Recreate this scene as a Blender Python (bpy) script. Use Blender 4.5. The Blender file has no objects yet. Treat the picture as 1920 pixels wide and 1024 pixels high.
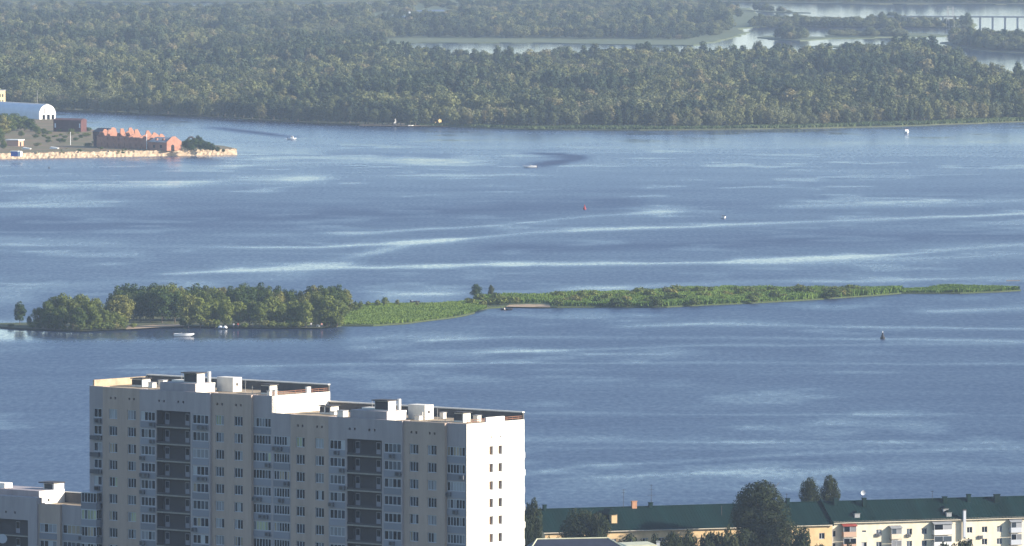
import bpy, bmesh, math, random
import numpy as np
from mathutils import Vector, Matrix

# ------------------------------------------------------------------ camera, light, exposure
SC = bpy.context.scene
COL = SC.collection
F = 16000.0            # focal length in pixels of the 1920 px wide photograph (about 300 mm)
H = 165.0              # camera height above the river
PITCH = math.atan(812.0 / F)

cam_d = bpy.data.cameras.new('camera')
cam_d.sensor_width = 36.0
cam_d.lens = 36.0 * F / 1920.0
cam_d.clip_start = 1.0
cam_d.clip_end = 200000.0
cam = bpy.data.objects.new('camera', cam_d)
COL.objects.link(cam)
cam.location = (0, 0, H)
cam.rotation_euler = (math.pi / 2 - PITCH, 0, 0)
SC.camera = cam

SUN_AZ = math.radians(104.0)      # from +Y (view direction) towards +X (right)
SUN_EL = math.radians(21.0)
world = bpy.data.worlds.new('World')
SC.world = world
world.use_nodes = True
wn = world.node_tree.nodes
wl = world.node_tree.links
wn.clear()
w_out = wn.new('ShaderNodeOutputWorld')
w_bg = wn.new('ShaderNodeBackground')
w_sky = wn.new('ShaderNodeTexSky')
w_sky.sky_type = 'NISHITA'
w_sky.sun_disc = False
w_sky.sun_elevation = SUN_EL
w_sky.sun_rotation = SUN_AZ
w_sky.altitude = 300
w_sky.air_density = 1.0
w_sky.dust_density = 0.6
w_sky.ozone_density = 2.6
w_bg.inputs['Strength'].default_value = 0.115
wl.new(w_sky.outputs[0], w_bg.inputs[0])
wl.new(w_bg.outputs[0], w_out.inputs[0])

sun_d = bpy.data.lights.new('sun', 'SUN')
sun_d.energy = 5.0
sun_d.angle = math.radians(0.5)
sun_d.color = (1.0, 0.9, 0.76)
sun = bpy.data.objects.new('sun', sun_d)
COL.objects.link(sun)
SUN_DIR = Vector((math.sin(SUN_AZ) * math.cos(SUN_EL), math.cos(SUN_AZ) * math.cos(SUN_EL), math.sin(SUN_EL)))
sun.rotation_euler = SUN_DIR.to_track_quat('Z', 'Y').to_euler()
sun.location = (300, 800, 400)

SC.view_settings.view_transform = 'Standard'
SC.view_settings.look = 'None'
SC.view_settings.exposure = 1.05
SC.view_settings.gamma = 1.0
SC.view_settings.use_curve_mapping = False
SC.render.engine = 'CYCLES'
SC.cycles.max_bounces = 5
SC.cycles.diffuse_bounces = 2
SC.cycles.glossy_bounces = 2
SC.cycles.transmission_bounces = 2
SC.cycles.volume_bounces = 0
SC.cycles.use_denoising = True

R = random.Random(7)
NR = np.random.default_rng(11)


# ------------------------------------------------------------------ pixel helpers (photo pixels, 1920 x 1024)
def ray(x, y):
    a = (x - 960.0) / F
    b = -(y - 512.0) / F
    return Vector((a, math.cos(PITCH) + b * math.sin(PITCH), -math.sin(PITCH) + b * math.cos(PITCH)))


def G(x, y, z=0.0):
    """point on the horizontal plane at height z seen at a photo pixel"""
    d = ray(x, y)
    t = (z - H) / d.z
    return Vector((d.x * t, d.y * t, z))


def AT(x, y, D):
    """point seen at a photo pixel, at distance D along the ground"""
    d = ray(x, y)
    t = D / d.y
    return Vector((d.x * t, D, H + d.z * t))


def project(X, Y, Z):
    cp, sp = math.cos(PITCH), math.sin(PITCH)
    dz = Z - H
    depth = Y * cp - dz * sp
    up = Y * sp + dz * cp
    return 960 + F * X / depth, 512 - F * up / depth


# ------------------------------------------------------------------ materials
MATS = {}


def mat(name, col, rough=0.8, var=0.0, vscale=1.0, rnd=0.0, bump=0.0, bscale=5.0, spec=0.3, metal=0.0, col2=None, coat=0.0, stretch=None):
    if name in MATS:
        return MATS[name]
    m = bpy.data.materials.new(name)
    m.use_nodes = True
    nt = m.node_tree
    b = nt.nodes['Principled BSDF']
    b.inputs['Roughness'].default_value = rough
    b.inputs['Metallic'].default_value = metal
    b.inputs['Specular IOR Level'].default_value = spec
    b.inputs['Coat Weight'].default_value = coat
    b.inputs['Base Color'].default_value = (*col, 1)
    tc = nt.nodes.new('ShaderNodeTexCoord')
    vec = tc.outputs['Object']
    if stretch:
        mp = nt.nodes.new('ShaderNodeMapping')
        mp.inputs['Scale'].default_value = stretch
        nt.links.new(vec, mp.inputs['Vector'])
        vec = mp.outputs['Vector']
    out = None
    if var > 0 or col2:
        n = nt.nodes.new('ShaderNodeTexNoise')
        n.inputs['Scale'].default_value = vscale
        n.inputs['Detail'].default_value = 5
        n.inputs['Roughness'].default_value = 0.65
        nt.links.new(vec, n.inputs['Vector'])
        cr = nt.nodes.new('ShaderNodeValToRGB')
        cr.color_ramp.elements[0].position = 0.3
        cr.color_ramp.elements[1].position = 0.7
        c2 = col2 or tuple(min(1, c * (1 + var)) for c in col)
        c1 = col if col2 else tuple(c * (1 - var) for c in col)
        cr.color_ramp.elements[0].color = (*c1, 1)
        cr.color_ramp.elements[1].color = (*c2, 1)
        nt.links.new(n.outputs['Fac'], cr.inputs['Fac'])
        out = cr.outputs['Color']
    if rnd > 0:
        oi = nt.nodes.new('ShaderNodeObjectInfo')
        hs = nt.nodes.new('ShaderNodeHueSaturation')
        mr = nt.nodes.new('ShaderNodeMapRange')
        mr.inputs['To Min'].default_value = 1 - rnd
        mr.inputs['To Max'].default_value = 1 + rnd
        nt.links.new(oi.outputs['Random'], mr.inputs['Value'])
        nt.links.new(mr.outputs[0], hs.inputs['Value'])
        if out:
            nt.links.new(out, hs.inputs['Color'])
        else:
            hs.inputs['Color'].default_value = (*col, 1)
        out = hs.outputs['Color']
    if out:
        nt.links.new(out, b.inputs['Base Color'])
    if bump > 0:
        n2 = nt.nodes.new('ShaderNodeTexNoise')
        n2.inputs['Scale'].default_value = bscale
        n2.inputs['Detail'].default_value = 4
        nt.links.new(vec, n2.inputs['Vector'])
        bp = nt.nodes.new('ShaderNodeBump')
        bp.inputs['Strength'].default_value = bump
        bp.inputs['Distance'].default_value = 0.1
        nt.links.new(n2.outputs['Fac'], bp.inputs['Height'])
        nt.links.new(bp.outputs['Normal'], b.inputs['Normal'])
    MATS[name] = m
    return m


def foliage(name, c_dark, c_light, c_dry, dry=0.15):
    """leaf material: colour varies leaf by leaf, crown by crown and in patches across the wood"""
    m = bpy.data.materials.new(name)
    m.use_nodes = True
    nt = m.node_tree
    b = nt.nodes['Principled BSDF']
    b.inputs['Roughness'].default_value = 0.75
    b.inputs['Specular IOR Level'].default_value = 0.15
    oi = nt.nodes.new('ShaderNodeObjectInfo')
    geo = nt.nodes.new('ShaderNodeNewGeometry')
    mix1 = nt.nodes.new('ShaderNodeMix'); mix1.data_type = 'RGBA'
    mix1.inputs['A'].default_value = (*c_dark, 1)
    mix1.inputs['B'].default_value = (*c_light, 1)
    add = nt.nodes.new('ShaderNodeMath'); add.operation = 'MULTIPLY_ADD'
    add.inputs[1].default_value = 0.55
    nt.links.new(oi.outputs['Random'], add.inputs[0])
    mul = nt.nodes.new('ShaderNodeMath'); mul.operation = 'MULTIPLY'
    mul.inputs[1].default_value = 0.45
    nt.links.new(geo.outputs['Random Per Island'], mul.inputs[0])
    nt.links.new(mul.outputs[0], add.inputs[2])
    nz = nt.nodes.new('ShaderNodeTexNoise')
    nz.inputs['Scale'].default_value = 0.011
    nz.inputs['Detail'].default_value = 3
    nt.links.new(geo.outputs['Position'], nz.inputs['Vector'])
    nm = nt.nodes.new('ShaderNodeMapRange')
    nm.inputs['From Min'].default_value = 0.35
    nm.inputs['From Max'].default_value = 0.65
    nm.inputs['To Min'].default_value = -0.35
    nm.inputs['To Max'].default_value = 0.35
    nt.links.new(nz.outputs['Fac'], nm.inputs['Value'])
    ad2 = nt.nodes.new('ShaderNodeMath'); ad2.operation = 'ADD'; ad2.use_clamp = True
    nt.links.new(add.outputs[0], ad2.inputs[0]); nt.links.new(nm.outputs[0], ad2.inputs[1])
    nt.links.new(ad2.outputs[0], mix1.inputs['Factor'])
    # patches of drier trees
    mulr = nt.nodes.new('ShaderNodeMath'); mulr.operation = 'MULTIPLY'
    mulr.inputs[1].default_value = 7.31
    fr = nt.nodes.new('ShaderNodeMath'); fr.operation = 'FRACT'
    nt.links.new(oi.outputs['Random'], mulr.inputs[0])
    nt.links.new(mulr.outputs[0], fr.inputs[0])
    gt = nt.nodes.new('ShaderNodeMapRange')
    gt.inputs['From Min'].default_value = 1 - dry * 2
    gt.inputs['From Max'].default_value = 1.0
    nt.links.new(fr.outputs[0], gt.inputs['Value'])
    mix2 = nt.nodes.new('ShaderNodeMix'); mix2.data_type = 'RGBA'
    mix2.inputs['B'].default_value = (*c_dry, 1)
    nt.links.new(mix1.outputs['Result'], mix2.inputs['A'])
    nt.links.new(gt.outputs[0], mix2.inputs['Factor'])
    nt.links.new(mix2.outputs['Result'], b.inputs['Base Color'])
    tr = nt.nodes.new('ShaderNodeBsdfTranslucent')
    nt.links.new(mix2.outputs['Result'], tr.inputs['Color'])
    ms = nt.nodes.new('ShaderNodeMixShader')
    ms.inputs['Fac'].default_value = 0.14
    out = nt.nodes['Material Output']
    nt.links.new(b.outputs[0], ms.inputs[1])
    nt.links.new(tr.outputs[0], ms.inputs[2])
    nt.links.new(ms.outputs[0], out.inputs['Surface'])
    MATS[name] = m
    return m


# ------------------------------------------------------------------ mesh collector
class MB:
    def __init__(self):
        self.v = []
        self.f = []

    def quad(self, a, b, c, d):
        n = len(self.v)
        self.v += [tuple(a), tuple(b), tuple(c), tuple(d)]
        self.f.append((n, n + 1, n + 2, n + 3))

    def poly(self, pts):
        n = len(self.v)
        self.v += [tuple(p) for p in pts]
        self.f.append(tuple(range(n, n + len(pts))))

    def box(self, x0, x1, y0, y1, z0, z1):
        n = len(self.v)
        self.v += [(x0, y0, z0), (x1, y0, z0), (x1, y1, z0), (x0, y1, z0), (x0, y0, z1), (x1, y0, z1), (x1, y1, z1), (x0, y1, z1)]
        for q in ((0, 3, 2, 1), (4, 5, 6, 7), (0, 1, 5, 4), (1, 2, 6, 5), (2, 3, 7, 6), (3, 0, 4, 7)):
            self.f.append(tuple(n + i for i in q))
        return self

    def prism(self, pts, axis, a0, a1):
        """polygon pts in the two other axes, extruded along axis from a0 to a1"""
        n = len(self.v)
        k = len(pts)

        def mk(p, a):
            if axis == 'x':
                return (a, p[0], p[1])
            if axis == 'y':
                return (p[0], a, p[1])
            return (p[0], p[1], a)
        self.v += [mk(p, a0) for p in pts] + [mk(p, a1) for p in pts]
        self.f.append(tuple(range(n, n + k)))
        self.f.append(tuple(range(n + 2 * k - 1, n + k - 1, -1)))
        for i in range(k):
            j = (i + 1) % k
            self.f.append((n + i, n + k + i, n + k + j, n + j))
        return self

    def tube(self, p0, p1, r0, r1, seg=6, cap=True):
        p0, p1 = Vector(p0), Vector(p1)
        d = (p1 - p0)
        if d.length < 1e-6:
            return self
        d.normalize()
        a = Vector((0, 0, 1)) if abs(d.z) < 0.9 else Vector((1, 0, 0))
        u = d.cross(a).normalized()
        w = d.cross(u)
        n = len(self.v)
        for p, r in ((p0, r0), (p1, r1)):
            for i in range(seg):
                t = 2 * math.pi * i / seg
                self.v.append(tuple(p + u * (r * math.cos(t)) + w * (r * math.sin(t))))
        for i in range(seg):
            j = (i + 1) % seg
            self.f.append((n + i, n + j, n + seg + j, n + seg + i))
        if cap:
            self.f.append(tuple(n + i for i in range(seg))[::-1])
            self.f.append(tuple(n + seg + i for i in range(seg)))
        return self

    def mesh(self, name):
        me = bpy.data.meshes.new(name)
        me.from_pydata(self.v, [], self.f)
        bm = bmesh.new()
        bm.from_mesh(me)
        bmesh.ops.recalc_face_normals(bm, faces=bm.faces)
        bm.to_mesh(me)
        bm.free()
        return me

    def build(self, name, material, parent=None, loc=None, rot=None, smooth=False):
        me = self.mesh(name)
        me.materials.append(material)
        if smooth:
            for p in me.polygons:
                p.use_smooth = True
        return link(name, me, parent, loc, rot)


def link(name, me, parent=None, loc=None, rot=None):
    o = bpy.data.objects.new(name, me)
    COL.objects.link(o)
    if parent is not None:
        o.parent = parent
    if loc is not None:
        o.location = loc
    if rot is not None:
        o.rotation_euler = rot
    return o


def thing(name, label, cat, loc=(0, 0, 0), rz=0.0, group=None):
    o = bpy.data.objects.new(name, None)
    o.empty_display_size = 0.5
    COL.objects.link(o)
    o.location = loc
    o.rotation_euler = (0, 0, rz)
    return tag(o, label, cat, group)


def tag(o, label=None, cat=None, group=None, kind=None):
    if label:
        o['label'] = label
    if cat:
        o['category'] = cat
    if group:
        o['group'] = group
    if kind:
        o['kind'] = kind
    return o


def vnoise(x, y, seed=0):
    """smooth value noise on arrays, 0..1"""
    x = np.asarray(x, float)
    y = np.asarray(y, float)
    xi = np.floor(x).astype(np.int64)
    yi = np.floor(y).astype(np.int64)
    xf = x - xi
    yf = y - yi

    def hsh(a, b):
        n = (a * 374761393 + b * 668265263 + seed * 1442695041) & 0x7fffffff
        n = ((n ^ (n >> 13)) * 1274126177) & 0x7fffffff
        return ((n ^ (n >> 16)) & 0xffff) / 65535.0
    u = xf * xf * (3 - 2 * xf)
    v = yf * yf * (3 - 2 * yf)
    return (hsh(xi, yi) * (1 - u) + hsh(xi + 1, yi) * u) * (1 - v) + (hsh(xi, yi + 1) * (1 - u) + hsh(xi + 1, yi + 1) * u) * v


def inside(poly, X, Y):
    X = np.asarray(X)
    Y = np.asarray(Y)
    r = np.zeros(X.shape, bool)
    n = len(poly)
    for i in range(n):
        x0, y0 = poly[i]
        x1, y1 = poly[(i + 1) % n]
        c = ((y0 > Y) != (y1 > Y)) & (X < (x1 - x0) * (Y - y0) / (y1 - y0 + 1e-12) + x0)
        r ^= c
    return r


# ------------------------------------------------------------------ river
SLICKS = [  # photo polylines of slicks (calm, +) and wakes (rough, -): points, half thickness in px, strength
    ([(600, 438), (900, 425), (1050, 411), (1150, 402), (1265, 396)], 2.4, .9),
    ([(1180, 400), (1230, 395), (1270, 393)], 5, .7),
    ([(0, 460), (300, 463), (600, 463), (760, 456), (1000, 437), (1200, 428), (1400, 420), (1650, 412), (1920, 400)], 2.6, 1.0),
    ([(655, 480), (720, 468), (780, 457), (860, 450)], 5, .8),
    ([(0, 449), (230, 456)], 4, .7),
    ([(300, 512), (600, 501), (900, 497), (1200, 494), (1500, 487), (1650, 478), (1920, 458)], 3.4, 1.0),
    ([(1350, 492), (1600, 490), (1920, 474)], 7, .6),
    ([(1450, 386), (1700, 382), (1920, 378)], 5, .55),
    ([(60, 352), (260, 348), (430, 338), (620, 334)], 5, .5),
    ([(0, 380), (150, 372), (280, 376)], 7, .5),
    ([(0, 345), (120, 350)], 6, .4),
    ([(0, 540), (250, 528), (560, 522)], 6, .5),
    ([(700, 556), (870, 552)], 8, .8),
    ([(990, 546), (1200, 538), (1400, 529), (1700, 524), (1920, 520)], 4, .8),
    ([(0, 562), (70, 560)], 12, .6),
    ([(1250, 606), (1430, 610), (1920, 617)], 2.2, .8),
    ([(1150, 612), (1300, 607), (1480, 606)], 4, .6),
    ([(780, 640), (950, 632), (1500, 634), (1900, 640)], 2.2, .7),
    ([(640, 640), (740, 632), (900, 630)], 7, .6),
    ([(1720, 583), (1920, 578)], 4.5, .8),
    ([(900, 662), (1300, 648), (1920, 645)], 2.0, .7),
    ([(200, 690), (600, 684), (900, 680), (1400, 681), (1920, 683)], 1.6, .6),
    ([(1050, 713), (1180, 711)], 3.5, .5),
    ([(1000, 775), (1400, 777), (1920, 779)], 2.0, .5),
    ([(985, 826), (1300, 829), (1600, 829), (1920, 834)], 3.5, .5),
    ([(985, 841), (1180, 839), (1360, 840), (1600, 838)], 2.6, .5),
    ([(985, 889), (1090, 873), (1250, 866), (1406, 856), (1600, 848), (1920, 842)], 3.0, .55),
    ([(985, 902), (1200, 893), (1440, 880)], 3.0, .4),
    ([(985, 925), (1200, 905), (1440, 889), (1920, 870)], 15, .5),
    ([(1000, 663), (1250, 664)], 1.8, .45), ([(1000, 693), (1120, 694)], 1.6, .5), ([(1390, 703), (1470, 702)], 2.2, .45), ([(1240, 723), (1290, 723)], 1.6, .5),
    ([(640, 440), (750, 434)], 3.0, .8), ([(560, 453), (640, 460)], 2.2, .7), ([(360, 440), (560, 441)], 2.6, .4), ([(420, 500), (560, 505), (660, 492)], 8, .7),
    ([(300, 349), (440, 338), (600, 335)], 5, .6), ([(440, 308), (720, 304), (900, 310)], 4, .5), ([(760, 503), (860, 501)], 2.0, .6),
    ([(0, 840), (165, 836)], 5, .3),
    ([(0, 270), (0, 271)], 1, 0),
    ([(400, 276), (700, 292), (900, 300)], 6, .4),
    ([(820, 262), (1300, 268), (1920, 262)], 9, .35),
    ([(405, 240), (450, 246), (490, 250), (535, 256)], 2.0, -1.9),
    ([(1002, 311), (1040, 306), (1065, 302), (1078, 297)], 3.6, -2.2),
    ([(1078, 297), (1060, 290), (1000, 287)], 3.6, -1.5),
    ([(600, 287), (740, 291), (860, 295)], 5, -.5),
    ([(0, 425), (400, 415), (900, 395), (1200, 380)], 14, -.35),
    ([(900, 470), (1400, 455), (1920, 440)], 9, -.35),
]


def build_river():
    xs = np.concatenate([[-60000, -9000, -2500, -900, -500], np.arange(-350, 351, 5.0), [500, 900, 2500, 9000, 60000]])
    ys = np.concatenate([[1480, 1800], np.arange(1920, 5500, 6.0), np.arange(5500, 9000, 100), [10500, 14000, 30000, 60000]])
    X, Y = np.meshgrid(xs, ys)
    px, py = project(X, Y, 0.0)
    rough_edge = (vnoise(X / 26, Y / 55, 3) - .5) * 2 + (vnoise(X / 9, Y / 24, 4) - .5)
    calm = np.zeros_like(X)
    for pts, w, s in SLICKS:
        ax = np.array([p[0] for p in pts], float)
        ay = np.array([p[1] for p in pts], float)
        if ax[-1] < ax[0]:
            ax, ay = ax[::-1], ay[::-1]
        yl = np.interp(px, ax, ay)
        endf = np.clip((px - ax[0]) / 60 + .5, 0, 1) * np.clip((ax[-1] - px) / 60 + .5, 0, 1)
        if ax[0] <= 0:
            endf = np.clip((ax[-1] - px) / 60 + .5, 0, 1)
        if ax[-1] >= 1900:
            endf = np.clip((px - ax[0]) / 60 + .5, 0, 1)
        if s > 0:
            w = w * 1.2
        ww = w * (1 + .35 * rough_edge)
        br = np.clip(.35 + 1.1 * vnoise(X / 45, Y / 260, int(w * 10)), 0, 1)
        d = (py - yl + rough_edge * w * .5) / np.maximum(ww, w * .35)
        calm += (s * .78 if s > 0 else s) * np.exp(-np.abs(d) ** 1.5) * endf * (br if s > 0 else 1)
    # scattered short slicks between the long ones
    n = vnoise(X / 38, Y / 52, 21) * .6 + vnoise(X / 13, Y / 19, 22) * .4
    calm += np.clip((n - .62) * 4, 0, .6) * .55
    # sheltered water under the wooded island
    sh = np.exp(-((py - 624) / 18) ** 2) * np.clip((660 - px) / 60, 0, 1)
    calm = calm + sh * 1.2 + .5 * np.clip((380 - py) / 130, 0, 1) + .12 * np.clip((620 - py) / 120, 0, 1) + 1.1 * np.clip((150 - py) / 30, 0, 1)
    calm = np.clip(calm, -2.2, .95)
    calm[py < 140] = 1.25
    nr, nc = X.shape
    me = bpy.data.meshes.new('river')
    verts = np.stack([X.ravel(), Y.ravel(), np.zeros(X.size)], 1)
    idx = np.arange(nr * nc).reshape(nr, nc)
    q = np.stack([idx[:-1, :-1].ravel(), idx[:-1, 1:].ravel(), idx[1:, 1:].ravel(), idx[1:, :-1].ravel()], 1)
    fast_mesh(me, verts, q)
    at = me.attributes.new('calm', 'FLOAT', 'POINT')
    at.data.foreach_set('value', calm.ravel().astype(np.float32))
    me.materials.append(water_material())
    o = link('river', me)
    tag(o, kind='structure')
    return o


def fast_mesh(me, verts, quads):
    k = quads.shape[1]
    me.vertices.add(len(verts))
    me.vertices.foreach_set('co', np.ascontiguousarray(verts, np.float32).ravel())
    me.loops.add(quads.size)
    me.loops.foreach_set('vertex_index', np.ascontiguousarray(quads, np.int32).ravel())
    me.polygons.add(len(quads))
    me.polygons.foreach_set('loop_start', np.arange(0, quads.size, k, dtype=np.int32))
    me.update(calc_edges=True)
    me.validate()


def water_material():
    if 'water' in MATS:
        return MATS['water']
    m = bpy.data.materials.new('water')
    m.use_nodes = True
    nt = m.node_tree
    N = nt.nodes
    L = nt.links
    b = N['Principled BSDF']
    b.inputs['Base Color'].default_value = (0.026, 0.046, 0.10, 1)
    b.inputs['IOR'].default_value = 1.33
    at = N.new('ShaderNodeAttribute')
    at.attribute_name = 'calm'
    tc = N.new('ShaderNodeTexCoord')
    # wind ripples: two sizes, crests lying across the view
    heights = []
    for sc, amp, st in ((0.16, 1.0, (0.55, 1.0, 1)), (0.5, 0.5, (0.6, 1.0, 1)), (0.035, 1.2, (0.5, 1, 1))):
        mp = N.new('ShaderNodeMapping')
        mp.inputs['Scale'].default_value = st
        mp.inputs['Rotation'].default_value = (0, 0, 0.15)
        L.new(tc.outputs['Object'], mp.inputs['Vector'])
        n = N.new('ShaderNodeTexNoise')
        n.inputs['Scale'].default_value = sc
        n.inputs['Detail'].default_value = 3
        L.new(mp.outputs[0], n.inputs['Vector'])
        mu = N.new('ShaderNodeMath'); mu.operation = 'MULTIPLY'
        mu.inputs[1].default_value = amp
        L.new(n.outputs['Fac'], mu.inputs[0])
        heights.append(mu.outputs[0])
    s = heights[0]
    for h in heights[1:]:
        ad = N.new('ShaderNodeMath'); ad.operation = 'ADD'
        L.new(s, ad.inputs[0]); L.new(h, ad.inputs[1])
        s = ad.outputs[0]
    # gusts: patches of livelier and quieter water
    mp = N.new('ShaderNodeMapping')
    mp.inputs['Scale'].default_value = (0.45, 1.0, 1)
    L.new(tc.outputs['Object'], mp.inputs['Vector'])
    g = N.new('ShaderNodeTexNoise')
    g.inputs['Scale'].default_value = 0.018
    g.inputs['Detail'].default_value = 5
    g.inputs['Roughness'].default_value = 0.6
    L.new(mp.outputs[0], g.inputs['Vector'])
    gm = N.new('ShaderNodeMapRange')
    gm.inputs['From Min'].default_value = 0.35
    gm.inputs['From Max'].default_value = 0.72
    gm.inputs['To Min'].default_value = -0.08
    gm.inputs['To Max'].default_value = 0.16
    L.new(g.outputs['Fac'], gm.inputs['Value'])
    tot = N.new('ShaderNodeMath'); tot.operation = 'ADD'
    L.new(at.outputs['Fac'], tot.inputs[0]); L.new(gm.outputs[0], tot.inputs[1])
    # fine chop
    mp = N.new('ShaderNodeMapping')
    mp.inputs['Scale'].default_value = (1.0, 0.26, 1)
    L.new(tc.outputs['Object'], mp.inputs['Vector'])
    fc = N.new('ShaderNodeTexNoise')
    fc.inputs['Scale'].default_value = 0.55
    fc.inputs['Detail'].default_value = 4
    fc.inputs['Roughness'].default_value = 0.7
    L.new(mp.outputs[0], fc.inputs['Vector'])
    fm = N.new('ShaderNodeMapRange')
    fm.inputs['From Min'].default_value = 0.3
    fm.inputs['From Max'].default_value = 0.7
    fm.inputs['To Min'].default_value = -0.25
    fm.inputs['To Max'].default_value = 0.25
    L.new(fc.outputs['Fac'], fm.inputs['Value'])
    t2 = N.new('ShaderNodeMath'); t2.operation = 'ADD'
    L.new(tot.outputs[0], t2.inputs[0]); L.new(fm.outputs[0], t2.inputs[1])
    tot = t2
    rr = N.new('ShaderNodeMapRange')
    rr.inputs['From Min'].default_value = -1.6
    rr.inputs['From Max'].default_value = 1.0
    rr.inputs['To Min'].default_value = 0.92
    rr.inputs['From Max'].default_value = 1.2
    rr.inputs['To Max'].default_value = 0.07
    L.new(tot.outputs[0], rr.inputs['Value'])
    L.new(rr.outputs[0], b.inputs['Roughness'])
    bs = N.new('ShaderNodeMapRange')
    bs.inputs['From Min'].default_value = -0.6
    bs.inputs['From Max'].default_value = 1.0
    bs.inputs['To Min'].default_value = 0.55
    bs.inputs['To Max'].default_value = 0.08
    L.new(tot.outputs[0], bs.inputs['Value'])
    bp = N.new('ShaderNodeBump')
    bp.inputs['Distance'].default_value = 0.5
    L.new(bs.outputs[0], bp.inputs['Strength'])
    L.new(s, bp.inputs['Height'])
    L.new(bp.outputs[0], b.inputs['Normal'])
    MATS['water'] = m
    return m


# ------------------------------------------------------------------ land sheets
def land(name, pts, z, material, depth=3.0, jitter=0.0, seed=1):
    """a flat piece of land whose outline is a list of ground points"""
    rr = random.Random(seed)
    out = []
    n = len(pts)
    for i in range(n):
        a, b = Vector(pts[i]), Vector(pts[(i + 1) % n])
        k = max(1, int((b - a).length / 14)) if jitter else 1
        k = min(k, 60)
        for j in range(k):
            p = a.lerp(b, j / k)
            if jitter and j:
                p = p + Vector((rr.uniform(-1, 1), rr.uniform(-1, 1), 0)) * jitter
            out.append((p.x, p.y))
    mb = MB()
    mb.prism(out, 'z', -depth, z)
    o = mb.build(name, material)
    tag(o, kind='structure')
    return o


def px_poly(lst, z=0.0):
    return [G(x, y, z) for x, y in lst]


# colours of ground
M_forest_floor = mat('forest_floor', (0.05, 0.06, 0.028), 0.95, col2=(0.10, 0.105, 0.05), vscale=0.02)
M_meadow = mat('meadow', (0.065, 0.088, 0.038), 0.95, col2=(0.10, 0.115, 0.055), vscale=0.02)
M_reed_ground = mat('reed_ground', (0.045, 0.055, 0.022), 0.95, col2=(0.06, 0.085, 0.026), vscale=0.12)
M_sand = mat('sand', (0.34, 0.25, 0.16), 0.95, var=.25, vscale=0.4)
M_city = mat('city_ground', (0.06, 0.06, 0.05), 0.95, col2=(0.05, 0.075, 0.03), vscale=0.05)
M_dirt = mat('dirt', (0.20, 0.125, 0.075), 0.95, col2=(0.085, 0.095, 0.035), vscale=0.045)

build_river()

# the near city bank and the hill the photograph was taken from
def city_ground():
    xs = np.concatenate([[-3000, -1500, -700, -400], np.arange(-300, 301, 20), [400, 700, 1500, 3000]])
    ts = np.linspace(0, 1, 90)
    v = []
    for t in ts:
        for x in xs:
            ye = 2010 + 0.2 * max(-400, min(400, x))
            y = -400 + t * (ye + 400)
            z = np.interp(y, [-400, -40, 30, 1000, 1450, 1780, 1995, 2100], [163.3, 163.3, 160, 24, 14, 3.2, 3.0, 3.0])
            v.append((x, y, z))
    nx = len(xs)
    f = []
    for j in range(len(ts) - 1):
        for i in range(nx - 1):
            f.append((j * nx + i, j * nx + i + 1, (j + 1) * nx + i + 1, (j + 1) * nx + i))
    # quay face down to the water
    n0 = len(v)
    for i in range(nx):
        x, y, z = v[(len(ts) - 1) * nx + i]
        v.append((x, y + .6, -1))
    for i in range(nx - 1):
        f.append(((len(ts) - 1) * nx + i, (len(ts) - 1) * nx + i + 1, n0 + i + 1, n0 + i))
    me = bpy.data.meshes.new('city_ground')
    me.from_pydata(v, [], f)
    me.materials.append(M_city)
    tag(link('city_ground', me), kind='structure')


city_ground()

# outlines (photo pixels on the water plane)
SHORE_X = [-160, 110, 380, 480, 600, 700, 850, 1000, 1200, 1500, 1700, 1920, 2090]
SHORE_Y = [196, 207, 219, 226, 232, 236, 239, 244, 245, 242, 237, 229, 223]
BACK1 = [(2090, 152), (1920, 152), (1860, 150), (1815, 146), (1790, 132), (1740, 116), (1660, 116), (1600, 122), (1500, 131),
         (1400, 136), (1250, 138), (1100, 134), (985, 133), (965, 124), (880, 132), (760, 122), (700, 100), (640, 96)]
FAR_WOOD_OUT = [(x, y) for x, y in zip(SHORE_X, SHORE_Y)] + BACK1 + [(560, 92), (300, 60), (-160, 52)]
MID_OUT = [(-160, 60), (300, 68), (560, 96), (640, 100), (700, 84), (760, 81), (1000, 81), (1150, 84), (1300, 86), (1372, 72), (1400, 62), (1385, 54), (1440, 50),
           (1500, 50), (1640, 51), (1760, 52), (1822, 53), (1828, 45), (1700, 38), (1560, 34), (1430, 30), (1400, 16), (1300, 6), (1200, 2), (1000, 0), (840, 2), (700, 8), (500, 11), (300, 13), (-160, 13)]
land('far_bank', px_poly(FAR_WOOD_OUT), 0.6, M_forest_floor, jitter=3.0, seed=2)
land('far_meadow', px_poly(MID_OUT), 0.5, M_meadow, jitter=4.0, seed=3)
land('horizon_bank', px_poly([(-160, 4), (500, 4), (680, 3), (1000, 2), (1300, 4), (1420, 5), (1600, 8), (1760, 8), (1920, 9), (2090, 9), (2300, -200), (-400, -200)]), 0.6, M_forest_floor, jitter=5.0, seed=4)
land('islet', px_poly([(1420, 71), (1450, 75), (1500, 77), (1560, 73), (1640, 72), (1500, 69), (1440, 68)]), 0.5, M_meadow, jitter=2.0, seed=5)
land('islet', px_poly([(1548, 69), (1640, 71), (1770, 69), (1790, 67), (1720, 63), (1640, 61), (1560, 62)]), 0.5, M_meadow, jitter=2.0, seed=6)
land('islet', px_poly([(1762, 81), (1800, 89), (1850, 97), (1920, 101), (2090, 104), (2090, 84), (1920, 80), (1800, 77)]), 0.5, M_forest_floor, jitter=2.0, seed=7)
land('islet', px_poly([(1385, 21), (1450, 24), (1520, 25), (1440, 20)]), 0.5, M_meadow, jitter=2.0, seed=9)
land('islet', px_poly([(1500, 88), (1620, 91), (1660, 88), (1560, 86)]), 0.4, M_meadow, jitter=2.0, seed=8)
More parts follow.
